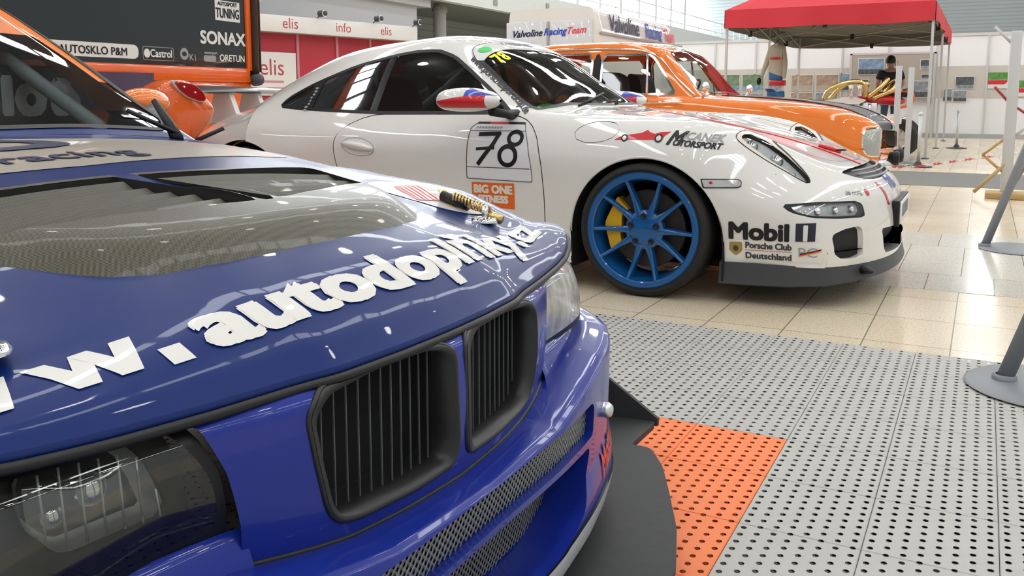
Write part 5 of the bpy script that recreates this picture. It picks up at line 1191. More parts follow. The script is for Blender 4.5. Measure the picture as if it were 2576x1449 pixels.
# ---------------------------------------------------------------- white van
def build_van():
    R = root('panel_van', 'white high-roof panel van with race team lettering, standing behind the orange saloon', 'van', (-6.90, 16.9, 0))
    # local: y rearwards is negative (rear doors face -y); x=+.93 is the lettered side
    prof = rpoly([(-.95, .35), (.95, .35), (.95, 1.7), (.86, 2.46), (-.86, 2.46), (-.95, 1.7)], [.08, .08, .35, .12, .12, .35], 6)
    st = [(-2.56, .97, 0), (-2.53, .995, 0), (-2.3, 1, 0), (1.3, 1, 0), (1.75, .99, -.12), (2.25, .97, -.62), (2.6, .95, -1.1), (3.1, .93, -1.25), (3.25, .88, -1.35)]
    V = []
    for y, s, d in st:
        z = prof[:, 1].copy(); z = np.where(z > 2.0+d, 2.0+d+(z-2.0-d)*np.interp(d, [-1.4, 0], [.25, 1]), z); z = np.minimum(z, 2.46+d)
        V.append(np.c_[np.where(prof[:, 0] < 0, .93, 1)*prof[:, 0]*s, np.full(len(prof), y), z])
    n = len(prof); F = gridF(len(st), n, False, True)+[tuple(range(n)), tuple((len(st)-1)*n+i for i in reversed(range(n)))]
    mk('body', (np.vstack(V), F), MT['white'], R, ang=40)
    for s in (-1, 1):
        d = mk('rear_door', bbox(s*.44-.405, s*.44+.405, -2.585, -2.555, .45, 2.24, .03), MT['van_door'], R, ang=40)
        mk('door_recess', bbox(s*.44-.33, s*.44+.33, -2.592, -2.583, 1.15, 1.84, .06), MT['van_panel'], d, ang=40)
    mk('door_gap', box(-.006, .006, -2.59, -2.57, .45, 2.24), MT['grey'], R, smooth=False)
    rd = mk('door_plate', bbox(-.66, -.12, -2.602, -2.59, 1.40, 1.76, .02), MT['redwall'], R); mk('plate_lettering', flat(text_mesh('VAT', .13, .006), (-.30, -2.605, 1.52), (1, 0, 0), (0, 0, 1)), MT['white'], rd, smooth=False)
    def rear(s, x, z, m, size=.10): mk('rear_lettering', flat(text_mesh(s, size, .006, .35, 1, 1.0), (x, -2.588, z), (1, 0, .03), (0, 0, 1)), m, R, smooth=False)
    rear('Valvoline', -.43, 1.98, MT['navy'], .115); rear('Racing', .12, 2.0, MT['flagblue'], .115); rear('Team', .53, 2.01, MT['red_pale'], .115)
    def side(s, y, z, m, size, par=R, sx=1.2, x=.90): 
        mk('side_lettering', flat(text_mesh(s, size, .010, 0, 1, sx), (x, y, z), (0, 1, 0), (-.11, 0, 1)), m, par, smooth=False)
    side('Valvoline', -1.20, 2.08, MT['navy'], .29, R, 1.0, .925); side('Racing', .42, 2.08, MT['flagblue'], .27, R, .95, .925); side('Team', 1.42, 2.08, MT['red_pale'], .23, R, .85, .925)
    side('VONNEMAN.AT', .55, 1.84, MT['flagblue'], .12, R, 1.1, .955)
    mk('side_rail', box(.93, .955, -2.45, 2.2, 2.0, 2.035), MT['beige'], R, smooth=False)
    t = mk('exhaust_emblem', J(*[flat(poly_mesh([(-.02, .12), (.02, .12), (.015, .21), (-.015, .21)]), (.44, -2.594, 1.52), (math.cos(a), 0, math.sin(a)), (-math.sin(a), 0, math.cos(a))) for a in (-1.2, -.7, -.25, .25, .7, 1.2)]), MT['dark_grey'], R, smooth=False)
    for y in (-1.6, 2.3):
        for s in (-1, 1): wheel(R, s*0+.0, 0, .34, .33, .2, .2, 1, 'rim_dark') if False else None
    for y in (-1.55, 2.2):
        mk('wheel', J(tf(lathe([(0, -.95), (.2, -.95), (.33, -.93), (.34, -.75), (.34, .75), (.33, .93), (.2, .95), (0, .95)], 28, 'x'), (0, y, .34))), MT['tyre'], R, ang=40)
    return R
MT['van_door'] = mat('van_door', (.62, .635, .65), .45, coat=.4); MT['van_panel'] = mat('van_panel', (.72, .725, .71), .45)
# ---------------------------------------------------------------- info stand
def build_booth():
    a, b = A([-13.2, 13.8, 0]), A([-12.3, 18.1, 0]); L = np.linalg.norm(b-a); ang = math.atan2(b[1]-a[1], b[0]-a[0])
    R = root('info_stand', 'red walled exhibition stand with white sign board reading elis and info', 'booth', tuple(a), ang)
    # local x along the front, front faces -y
    mk('sign_board', bbox(-.6, L, -.08, .02, 2.26, 2.60, .008), MT['offwhite'], R); mk('stand_roof', box(-.6, L, 0, 2.6, 2.26, 2.36), MT['concrete'], R, smooth=False)
    xs = [-.6, 1.12, 2.20, 3.18, L-.02]
    for i in range(4): mk('wall_panel', box(xs[i]+.03, xs[i+1]-.03, .28, .31, 0, 2.26), MT['redwall'], R, smooth=False)
    for x in xs: mk('wall_post', box(x-.03, x+.03, .25, .33, 0, 2.26), MT['rose'], R, smooth=False)
    def tx(s, x, z, size, par=R, y=-.0815): mk('sign_lettering', flat(serif(s, size), (x, y, z), (1, 0, 0), (0, 0, 1)), MT['sign_red'], par, smooth=False)
    tx('elis', .70, 2.345, .22); tx('info', 2.12, 2.35, .20); tx('elis', 3.38, 2.355, .19)
    pl = mk('poster', box(-.30, 1.05, .24, .25, .95, 1.86), MT['offwhite'], R, smooth=False); tx('elis', .43, 1.38, .34, pl, .238)
    for k, z in enumerate((1.22, 1.08)): mk('poster_line', box(.15-.2*k, .72+.2*k, .236, .239, z, z+.045), MT['rose'], pl, smooth=False)
    w = mk('poster', box(2.27, 3.12, .24, .25, .8, 1.82), MT['offwhite'], R, smooth=False)
    for x in np.arange(2.35, 2.9, .07): mk('poster_line', box(x, x+.012, .236, .239, .85, 1.62), MT['beige'], w, smooth=False)
    mk('poster_line', box(2.35, 2.8, .236, .239, 1.70, 1.72), MT['beige'], w, smooth=False)
    for x in (1.45, 3.05, L-.1):
        s = mk('spotlight', J(tf(lathe([(0, -.10), (.06, -.10), (.075, .08), (.0, .07)], 16, 'y'), (x, -.20, 2.70)), bar((x, 0, 2.60), (x, -.16, 2.70), .012)), MT['dark_grey'], R); mk('spot_lens', tf(lathe([(0, .0), (.065, .0)], 16, 'y'), (x, -.285, 2.70)), MT['hall_lamp_dim'], s)
    return R
def serif(s, size): 
    V, F = text_mesh(s, size, .0); return V*A([1, 1, 1]), F
MT['rose'] = mat('rose_post', (.55, .22, .26), .5); MT['sign_red'] = mat('sign_red', (.42, .05, .08), .5); MT['hall_lamp_dim'] = emis('spot_bulb', (1, .97, .9), 4)
# ---------------------------------------------------------------- orange truck at the left
def build_truck():
    X = -6.0; O = MT['orange_dk']
    R = root('race_truck', 'orange race truck with black sticker covered side panel behind the blue car', 'truck', (X, 4.6, 0))
    # local y along the side (world y-4.6), x=0 is the visible side
    mk('truck_box', bbox(-2.2, -.05, -3.6, 1.62, .55, 4.3, .05), O, R, ang=40)
    fr = J(bbox(-.06, .03, -3.6, 1.62, 1.02, 1.15, .02), bbox(-.06, .03, 1.48, 1.62, 1.02, 4.3, .02), bbox(-.06, .03, -3.6, 1.62, 4.16, 4.3, .02))
    mk('side_frame', fr, O, R, ang=40)
    pn = mk('side_panel', box(-.05, .005, -3.6, 1.49, 1.15, 4.17), MT['panel_black'], R, smooth=False)
    def tx(s, y, z, size, m=MT['white'], sx=1., bold=.002, par=pn, x=.008): mk('panel_lettering', flat(text_mesh(s, size, bold, 0, 1, sx), (x, y, z), (0, 1, 0), (0, 0, 1)), m, par, smooth=False)
    def pl(poly, m, x=.0065, name='panel_sticker', par=pn): return mk(name, flat(poly_mesh(poly), (x, 0, 0), (0, 1, 0), (0, 0, 1)), m, par, smooth=False)
    pl([(1.13, 1.56), (1.42, 1.555), (1.42, 1.73), (1.13, 1.735)], MT['white']); tx('TUNING', 1.275, 1.585, .082, K_(), .60, .003); tx('AUTOSPORT', 1.275, 1.69, .032, K_(), .85)
    tx('SONAX', 1.21, 1.352, .105, MT['white'], 1.0, .006)
    pl(rpoly([(-.55, 1.19), (.31, 1.19), (.31, 1.30), (-.55, 1.30)], .055), MT['white']); tx('AUTOSKLO P&M', -.09, 1.213, .058, K_(), .95)
    pl(rpoly([(.35, 1.185), (.66, 1.185), (.66, 1.295), (.35, 1.295)], .02), MT['grey']); pl(rpoly([(.355, 1.19), (.655, 1.19), (.655, 1.29), (.355, 1.29)], .018), MT['panel_black'], .0075); tx('Castrol', .53, 1.213, .060, MT['white'], .85, .002, pn, .009); pl(ell(.39, 1.24, .03, .036), MT['white'], .0085)
    pl(ell(.77, 1.25, .045, .05), MT['grey']); pl(ell(.77, 1.25, .025, .02), MT['panel_black'], .0075); tx('K1', .86, 1.20, .05, MT['grey'])
    tx('motorsport', 1.06, 1.262, .022, MT['grey']); pl(rpoly([(.98, 1.195), (1.12, 1.195), (1.12, 1.25), (.98, 1.25)], .02), MT['grey']); tx('ORETUN', 1.31, 1.206, .058, MT['white'], .9, .002)
    tx('racing', 1.30, 1.85, .06, MT['green'])
    mk('panel_curtain', box(-.04, .008, -2.6, -.86, 1.15, 4.17), MT['curtain'], pn, smooth=False)
    st = mk('gas_strut', J(bar((.04, 1.56, 1.08), (.04, 1.57, 2.9), .035, 10), bar((.04, 1.62, 1.12), (.04, 1.63, 2.9), .012, 8)), MT['strut'], R)
    mk('strut_joint', tf(lathe([(0, .05), (.05, .045), (.06, 0), (.06, -.03)], 20, 'x'), (.05, 1.56, 1.05)), MT['dark_grey'], st)
    # lower body with red lamp; bellied fender
    mk('lower_body', bbox(-.9, .01, -3.6, 1.55, .45, 1.04, .04), O, R, ang=40)
    cp = gmesh(lambda u, v: (.05+.012*np.sin(u*24), -1.2+1.62*u, 1.08-.28*v+.0*u), np.linspace(0, 1, 40), np.linspace(0, 1, 4)); mk('cloth_cover', cp, MT['purple'], R)
    for y in (-2.6, .9): mk('wheel', tf(lathe([(0, -.3), (.25, -.3), (.43, -.28), (.45, -.1), (.45, .1), (.43, .22), (.2, .22), (.15, .1), (0, .1)], 32, 'x'), (-.35, y, .45)), MT['tyre'], R, ang=40)
    return R
def build_tail_car():
    # low orange racing car parked between the blue car and the white one; only its tail fin shows
    R = root('orange_race_car', 'orange racing car tail fin with red oval lamp between the blue and white cars', 'car', (-3.9, 2.75, .03)); O = MT['orange_dk']
    hull = []
    for x, w, z0, z1 in ((.42, .16, .30, .50), (.36, .20, .22, .55), (0, .20, .16, .56), (-.9, .20, .16, .54), (-1.5, .40, .16, .48), (-1.85, .20, .2, .36), (-1.95, .10, .24, .30)):
        p = rpoly([(-w, z0), (w, z0), (w*.9, z1), (-w*.9, z1)], .08, 4); hull.append(np.c_[np.full(len(p), x), p])
    n = len(hull[0]); mk('body', (np.vstack(hull), gridF(len(hull), n, False, True)+[tuple(range(n)), tuple((len(hull)-1)*n+i for i in reversed(range(n)))]), O, R, ang=40)
    for x in (-.1, -1.55):
        for s in (-1, 1): mk('wheel', tf(lathe([(0, -.08), (.15, -.08), (.23, -.075), (.25, -.04), (.25, .04), (.23, .075), (.15, .08), (0, .08)], 28, 'y'), (x, s*.29, .252)), MT['tyre'], R, ang=40)
    out = A(FIN)-A([2.75, .03]); P = rpoly(out, .03, 4); n = len(P); c = A([2.98-2.75, .80]); rings = []
    for d, s in ((.34, .90), (.37, .97), (.40, 1.0), (.44, 1.0), (.475, .97), (.495, .88), (.502, .6), (.504, .2)):
        q = c+(P-c)*s; rings.append(np.c_[np.full(n, d), q])
    fin = mk('tail_fin', (np.vstack(rings), gridF(len(rings), n, False, True)+[tuple(7*n+i for i in range(n))]), O, R, ang=60)
    lp = rpoly(A(FINLAMP)-A([2.75, .03]), .02, 4); lr = mk('tail_lamp', prism(lp, .495, .512, 'yz'), MT['white'], R, smooth=False); c = lp.mean(0)
    mk('lamp_glass', prism(c+(lp-c)*.90, .505, .518, 'yz'), MT['lamp_red'], lr, smooth=False)
    for a, b in ((.30, .70), (.62, .45)): 
        q = lp.min(0)+(lp.max(0)-lp.min(0))*A([a, b]); mk('lamp_screw', tf(sphere((0, 0, 0), .006, 10), (.519, q[0], q[1])), MT['chrome'], lr)
    mk('fin_pylon', prism([(.10, .50), (.42, .50), (.47, .70), (.40, .72)], .20, .36, 'xz'), O, R, smooth=False)
    mk('body_flank', bbox(-.5, .34, .12, .40, .30, .54, .06), O, R, ang=40)
    mk('fin_stay', J(bar((.40, .30, .52), (.2, .10, .5), .012, 8), bar((.45, .27, .60), (.60, .43, .70), .010, 8)), MT['black'], R)
    return R
def K_(): return MT['black']
MT['curtain'] = mat('curtain', (.10, .125, .13), .6, var=(5, .3))
# ---------------------------------------------------------------- red gazebo
def build_gazebo():
    R = root('gazebo', 'red fabric folding gazebo with a white strut frame', 'gazebo', (-2.24, 17.5, 0))
    w, d, zb, zt, zp = 1.52, 3.2, 2.0, 2.28, 3.15
    C = [(-w, -d), (w, -d), (w, d), (-w, d)]
    V = []; F = []
    def roofp(u, v): return u*w, v*d, zt+(zp-zt)*np.minimum(1-np.abs(u), (1-np.abs(v))*d/w)
    mk('roof_cover', gmesh(roofp, np.linspace(-1, 1, 17), np.linspace(-1, 1, 33)), MT['tent_red'], R, smooth=False)
    mk('roof_shade', gmesh(lambda u, v: (u*w*.985, v*d*.985, zt-.04+(zp-zt)*np.minimum(1-np.abs(u), (1-np.abs(v))*d/w)), np.linspace(-1, 1, 17), np.linspace(-1, 1, 33)), MT['tent_shade'], R, smooth=False)  # added sheet; shade under the red cloth put into its grey colour
    for i in range(4):
        a, b = A(C[i]), A(C[(i+1) % 4]); e = (b-a); nrm = A([e[1], -e[0]])/np.linalg.norm(e)
        def f(u, v): 
            k = .02*np.sin(u*23)*v+.03*np.sin(u*7)*v; s = .03*np.sin(PI*u)*v
            return a[0]+e[0]*u+nrm[0]*(k+.01), a[1]+e[1]*u+nrm[1]*(k+.01), zt-(zt-zb)*v+s*0-.02*np.abs(np.sin(u*PI*2))*v
        vl = mk('valance', gmesh(f, np.linspace(0, 1, 50), np.linspace(0, 1, 6)), MT['tent_red'], R)
        G = gmesh(f, np.linspace(0, 1, 50), np.linspace(0, 1, 6)); mk('valance_shade', (G[0]-A([nrm[0]*.012, nrm[1]*.012, 0]), G[1]), MT['tent_shade'], vl)  # grey copy inside the red valance, shade put into its colour
    legs = C+[(w, 0), (-w, 0)]
    for x, y in legs:
        x *= .985; y *= .985
        l = mk('leg', J(box(x-.018, x+.018, y-.018, y+.018, .01, zt-.03)), MT['alu'], R, smooth=False); mk('foot', box(x-.05, x+.05, y-.05, y+.05, 0, .012), MT['dark_grey'], l, smooth=False)
    def sc(a, b, n):
        a, b = A(a), A(b); out = []
        for i in range(n):
            p, q = a+(b-a)*i/n, a+(b-a)*(i+1)/n
            out += [bar((*p, zb+.02), (*q, zt-.04), .012, 6), bar((*p, zt-.04), (*q, zb+.02), .012, 6)]
        return J(*out)
    s = .98
    for a, b, n in (((-w*s, -d*s), (w*s, -d*s), 2), ((-w*s, d*s), (w*s, d*s), 2), ((w*s, -d*s), (w*s, d*s), 4), ((-w*s, -d*s), (-w*s, d*s), 4), ((-w*s, 0), (w*s, 0), 2)): mk('scissor_strut', sc(a, b, n), MT['tent_strut'], R)
    for x, y in ((0, -d*s), (0, d*s), (0, 0), (-w*s, -d*.5), (w*s, -d*.5), (w*s, d*.5), (-w*s, d*.5)): mk('strut_joint', box(x-.03, x+.03, y-.03, y+.03, zb-.04, zb+.06), MT['black'], R, smooth=False)
    mk('ridge_strut', J(*[bar((x*s, y*s, zt-.06), (0, y*.5 if abs(y) > 1 else 0, zp-.12), .012, 6) for x, y in legs]), MT['tent_strut'], R)
    return R
MT['tent_strut'] = mat('tent_strut', (.40, .38, .30), .5, .2)
# ---------------------------------------------------------------- person, overalls, stands, prints
def skin_obj(name, P, E, R, m, parent, rootv=0, sub=2):
    me = bpy.data.meshes.new(name); me.from_pydata([tuple(p) for p in P], E, []); me.update(); me.materials.append(m)
    o = bpy.data.objects.new(name, me); COL.objects.link(o)
    if parent: o.parent = parent
    s = o.modifiers.new('Skin', 'SKIN'); s.use_smooth_shade = True
    if not me.skin_vertices: 
        pass
    d = me.skin_vertices[0].data if me.skin_vertices else None
    if d is not None:
        for i, r in enumerate(R): d[i].radius = (r, r) if np.ndim(r) == 0 else r; d[i].use_root = (i == rootv)
    b = o.modifiers.new('Subdivision', 'SUBSURF'); b.levels = sub; b.render_levels = sub
    return o
def skin_mesh(P, E, R, rootv=0, sub=2):
    """grow a skin around a skeleton and return plain mesh data"""
    me = bpy.data.meshes.new('s'); bm = bmesh.new(); L = bm.verts.layers.skin.verify()
    vs = []
    for i, p in enumerate(P):
        v = bm.verts.new(tuple(p)); r = R[i]; v[L].radius = (r, r) if np.ndim(r) == 0 else tuple(r); v[L].use_root = (i == rootv); vs.append(v)
    for a, b in E: bm.edges.new((vs[a], vs[b]))
    bm.to_mesh(me); bm.free()
    o = bpy.data.objects.new('s', me); COL.objects.link(o)
    o.modifiers.new('Skin', 'SKIN'); s = o.modifiers.new('Sub', 'SUBSURF'); s.levels = s.render_levels = sub
    dg = bpy.context.evaluated_depsgraph_get(); dg.update()
    m2 = bpy.data.meshes.new_from_object(o.evaluated_get(dg)); V = A([v.co[:] for v in m2.vertices]); F = [tuple(p.vertices) for p in m2.polygons]
    bpy.data.objects.remove(o); bpy.data.meshes.remove(me); bpy.data.meshes.remove(m2)
    return V, F
def build_person():
    R = root('person', 'person in black T-shirt with back turned, looking at the photo boards', 'person', (-1.80, 20.4, 0), .35)
    # facing +y, back to the viewer; slight forward lean
    P = [(0, 0, .98), (0, .01, 1.14), (0, .03, 1.32), (0, .05, 1.45), (0, .065, 1.53), (0, .09, 1.63), (0, .10, 1.72),
         (-.19, .05, 1.43), (-.26, .06, 1.20), (-.20, .22, 1.04), (-.16, .30, 1.02), (.19, .05, 1.43), (.27, .07, 1.20), (.22, .25, 1.06), (.18, .33, 1.05),
         (-.10, 0, .92), (-.12, .02, .52), (-.13, -.02, .10), (-.14, .12, .05), (.10, 0, .92), (.12, .03, .52), (.13, -.01, .10), (.14, .13, .05)]
    E = [(0, 1), (1, 2), (2, 3), (3, 4), (4, 5), (5, 6), (3, 7), (7, 8), (8, 9), (9, 10), (3, 11), (11, 12), (12, 13), (13, 14), (0, 15), (15, 16), (16, 17), (17, 18), (0, 19), (19, 20), (20, 21), (21, 22)]
    r = [.15, .14, .16, .12, .055, .088, .075, .06, .045, .035, .028, .06, .045, .035, .028, .09, .065, .045, .04, .09, .065, .045, .04]
    rr = [(a, a) for a in r]; rr[0] = (.16, .11); rr[1] = (.15, .105); rr[2] = (.18, .12); rr[3] = (.13, .09)
    V, F = skin_mesh(P, E, rr); 
    # nose, ears, fingers merged into one body
    head = A([0, .10, 1.66]); ex = [sphere(head+A([s*.088, 0, -.01]), 1, 10, (.012, .022, .032)) for s in (-1, 1)]+[sphere(head+A([0, .095, -.02]), 1, 10, (.014, .02, .022))]
    for hx, hy, hz in ((-.16, .30, 1.02), (.18, .33, 1.05)):
        for k in range(4): ex.append(tube([(hx+(k-1.5)*.016, hy+.02, hz), (hx+(k-1.5)*.019, hy+.065, hz-.012), (hx+(k-1.5)*.02, hy+.09-.008*abs(k-1.5), hz-.035)], [.009, .008, .006], 6, smooth=3))
        ex.append(tube([(hx-.02, hy, hz), (hx-.045, hy+.03, hz-.01), (hx-.05, hy+.055, hz-.015)], [.010, .009, .007], 6, smooth=3))
    mk('body', J((V, F), *ex), MT['skin'], R)
    sh = skin_mesh([P[0], P[1], P[2], P[3], P[7], (-.245, .058, 1.27), P[11], (.25, .065, 1.27)], [(0, 1), (1, 2), (2, 3), (3, 4), (4, 5), (3, 6), (6, 7)], [(.185, .14), (.18, .135), (.20, .145), (.145, .11), (.085, .08), (.07, .07), (.085, .08), (.07, .07)])
    mk('shirt', sh, MT['cloth_dark'], R)
    tr = skin_mesh([(0, 0, .97), P[15], P[16], (-.13, -.02, .08), P[19], P[20], (.13, -.01, .08)], [(0, 1), (1, 2), (2, 3), (0, 4), (4, 5), (5, 6)], [(.17, .13), .11, .085, .07, .11, .085, .07]); mk('trousers', tr, MT['jeans'], R)
    hV, hF = sphere(head+A([0, -.012, .035]), 1, 20, (.098, .108, .105)); hV[:, 2] = np.where(hV[:, 1] > .15, np.maximum(hV[:, 2], 1.70), hV[:, 2]); mk('hair', (hV, hF), MT['hair'], R)
    for s in (-1, 1): mk('shoe', bbox(s*.135-.05, s*.135+.05, -.09, .19, 0, .085, .035), MT['black'], R)
    return R
def build_overalls():
    R = root('racing_overalls', 'beige and blue racing overalls with red belt hanging under the gazebo', 'overalls', (-3.17, 15.5, 0), -.25); R.scale = (.78, .8, 1.08)
    top = skin_mesh([(0, 0, 1.02), (0, 0, 1.30), (0, 0, 1.52), (0, 0, 1.66), (-.14, -.02, 1.58), (-.22, -.06, 1.36), (-.30, -.12, 1.16), (.14, 0, 1.58), (.19, 0, 1.34), (.18, -.02, 1.12)], [(0, 1), (1, 2), (2, 3), (2, 4), (4, 5), (5, 6), (2, 7), (7, 8), (8, 9)], [(.17, .12), (.18, .13), (.17, .11), (.07, .06), .075, .06, .045, .075, .06, .045])
    top, low = clip((top[0], top[1], None), top[0][:, 2]-1.20+.25*top[0][:, 0]+np.where(np.abs(top[0][:, 0]) > .17, 9, 0)); mk('jacket', top[:2], MT['suit_beige'], R); mk('waist', low[:2], MT['suit_blue'], R)
    lg = skin_mesh([(0, 0, 1.06), (-.09, 0, .86), (-.10, 0, .5), (-.10, -.01, .15), (.09, 0, .86), (.10, 0, .5), (.10, -.01, .15)], [(0, 1), (1, 2), (2, 3), (0, 4), (4, 5), (5, 6)], [(.18, .13), .12, .09, .08, .12, .09, .08]); mk('trouser_legs', lg, MT['suit_blue'], R)
    mk('belt', tf(lathe([(.178, -.04), (.186, -.035), (.186, .035), (.178, .04)], 24), (.03, 0, 1.06), sc=(1, .80, 1)), MT['red'], R)
    mk('chest_stripe', tf(lathe([(.183, -.02), (.187, 0), (.183, .02)], 24), (0, 0, 1.44), sc=(1.0, .74, 1)), MT['red'], R)
    mk('glove', sphere((-.33, -.15, 1.09), 1, 12, (.05, .05, .06)), MT['black'], R)
    mk('hanger', J(tube([(-.15, 0, 1.60), (0, 0, 1.72), (.15, 0, 1.60)], .01, 6), bar((0, 0, 1.72), (0, 0, 2.04), .006, 6)), MT['dark_grey'], R)
    for s in (-1, 1): mk('boot', bbox(s*.10-.05, s*.10+.05, -.16, .09, 0, .12, .04), MT['black'], R)
    return R
def build_buggy():
    """open engine display with brass pipes"""
    R = root('race_quad', 'open racing machine with gleaming brass exhaust pipes and black tyres', 'quad', (-1.55, 14.2, 0))
    K = MT['black']
    for x, y, r in ((-.62, .28, .34), (.42, -.22, .30), (-.62, -.5, .34), (.42, .5, .30)):
        w = mk('tyre', tf(lathe([(r*.55, -.13), (r*.9, -.13), (r, -.08), (r, .08), (r*.9, .13), (r*.55, .13)], 32, 'y'), (x, y, r)), MT['tyre'], R, ang=40)
        mk('wheel_rim', tf(lathe([(0, -.08), (r*.5, -.08), (r*.56, -.11), (r*.56, .11)], 24, 'y'), (x, y, r)), MT['silver'], w, ang=40)
        mk('wheel_spokes', J(*[bar((x, y-.10, r), (x+math.cos(a)*r*.55, y-.10, r+math.sin(a)*r*.55), .014, 6) for a in np.linspace(0, 2*PI, 6, endpoint=False)]), MT['beige'], w)
    mk('frame', J(*[tube(p, .022, 8, smooth=4) for p in ([(-.8, -.1, .5), (-.3, -.15, .45), (.3, -.15, .5), (.55, -.1, .62)], [(-.8, .3, .5), (-.3, .3, .45), (.3, .3, .5), (.55, .3, .62)], [(-.7, .1, .5), (-.5, .1, .85), (0, .1, .88), (.4, .1, .78)], [(.42, -.3, .45), (.42, .5, .45)])]), MT['silver'], R)
    mk('engine_block', J(bbox(-.35, .15, -.12, .32, .45, .80, .04), *[bbox(-.30+.12*i, -.22+.12*i, -.16, -.10, .5, .82, .01) for i in range(4)]), MT['silver'], R, ang=40)
    mk('fairing', J(tf(sphere((0, 0, 0), 1, 20, (.34, .20, .085)), (.18, -.02, .88), rotm('Y', .12))), MT['red'], R)
    mk('seat', bbox(.12, .55, -.14, .25, .90, .98, .05), K, R, ang=40); mk('seat_edge', tube([(.10, -.16, .93), (.45, -.17, .99), (.60, 0, .95), (.58, .05, .80), (.40, -.16, .74)], .02, 8, smooth=5), MT['sticker_orange'], R)
    mk('tail_panel', tf(prism(rpoly([(-.65, .84), (-.2, .92), (.0, .86), (-.1, .80), (-.6, .78)], .03), -.20, .25), (0, 0, 0)), MT['white'], R, smooth=False)
    for k, p in enumerate(([(-.62, -.18, .86), (-.52, -.2, 1.02), (-.25, -.2, 1.12), (-.05, -.2, 1.10), (-.02, -.18, .90)], [(-.55, -.05, .86), (-.40, -.05, 1.04), (-.20, -.08, 1.14), (.02, -.1, 1.08)], [(.02, -.2, .90), (.20, -.22, 1.06), (.26, -.1, 1.16), (.20, 0, 1.05)], [(.08, -.2, .88), (.34, -.22, 1.0), (.40, -.12, 1.14), (.30, 0, 1.10), (.22, 0, .95)])):
        mk('exhaust_pipe', tube(p, .034, 12, smooth=6), MT['brass'], R)
    mk('intake_trumpet', J(tf(lathe([(.035, 0), (.03, .10), (.055, .16)], 16), (-.22, -.22, .92)), tf(lathe([(.035, 0), (.03, .10), (.055, .16)], 16), (-.10, -.22, .92))), MT['chrome'], R)
    mk('handlebar', J(tube([(.5, -.35, 1.0), (.55, -.15, 1.02), (.55, .3, 1.02), (.5, .5, 1.0)], .014, 8, smooth=3)), K, R)
    mk('number_plate', tf(box(-.10, .10, -.23, -.22, .52, .66), (.40, -.15, 0)), MT['white'], R, smooth=False)
    return R
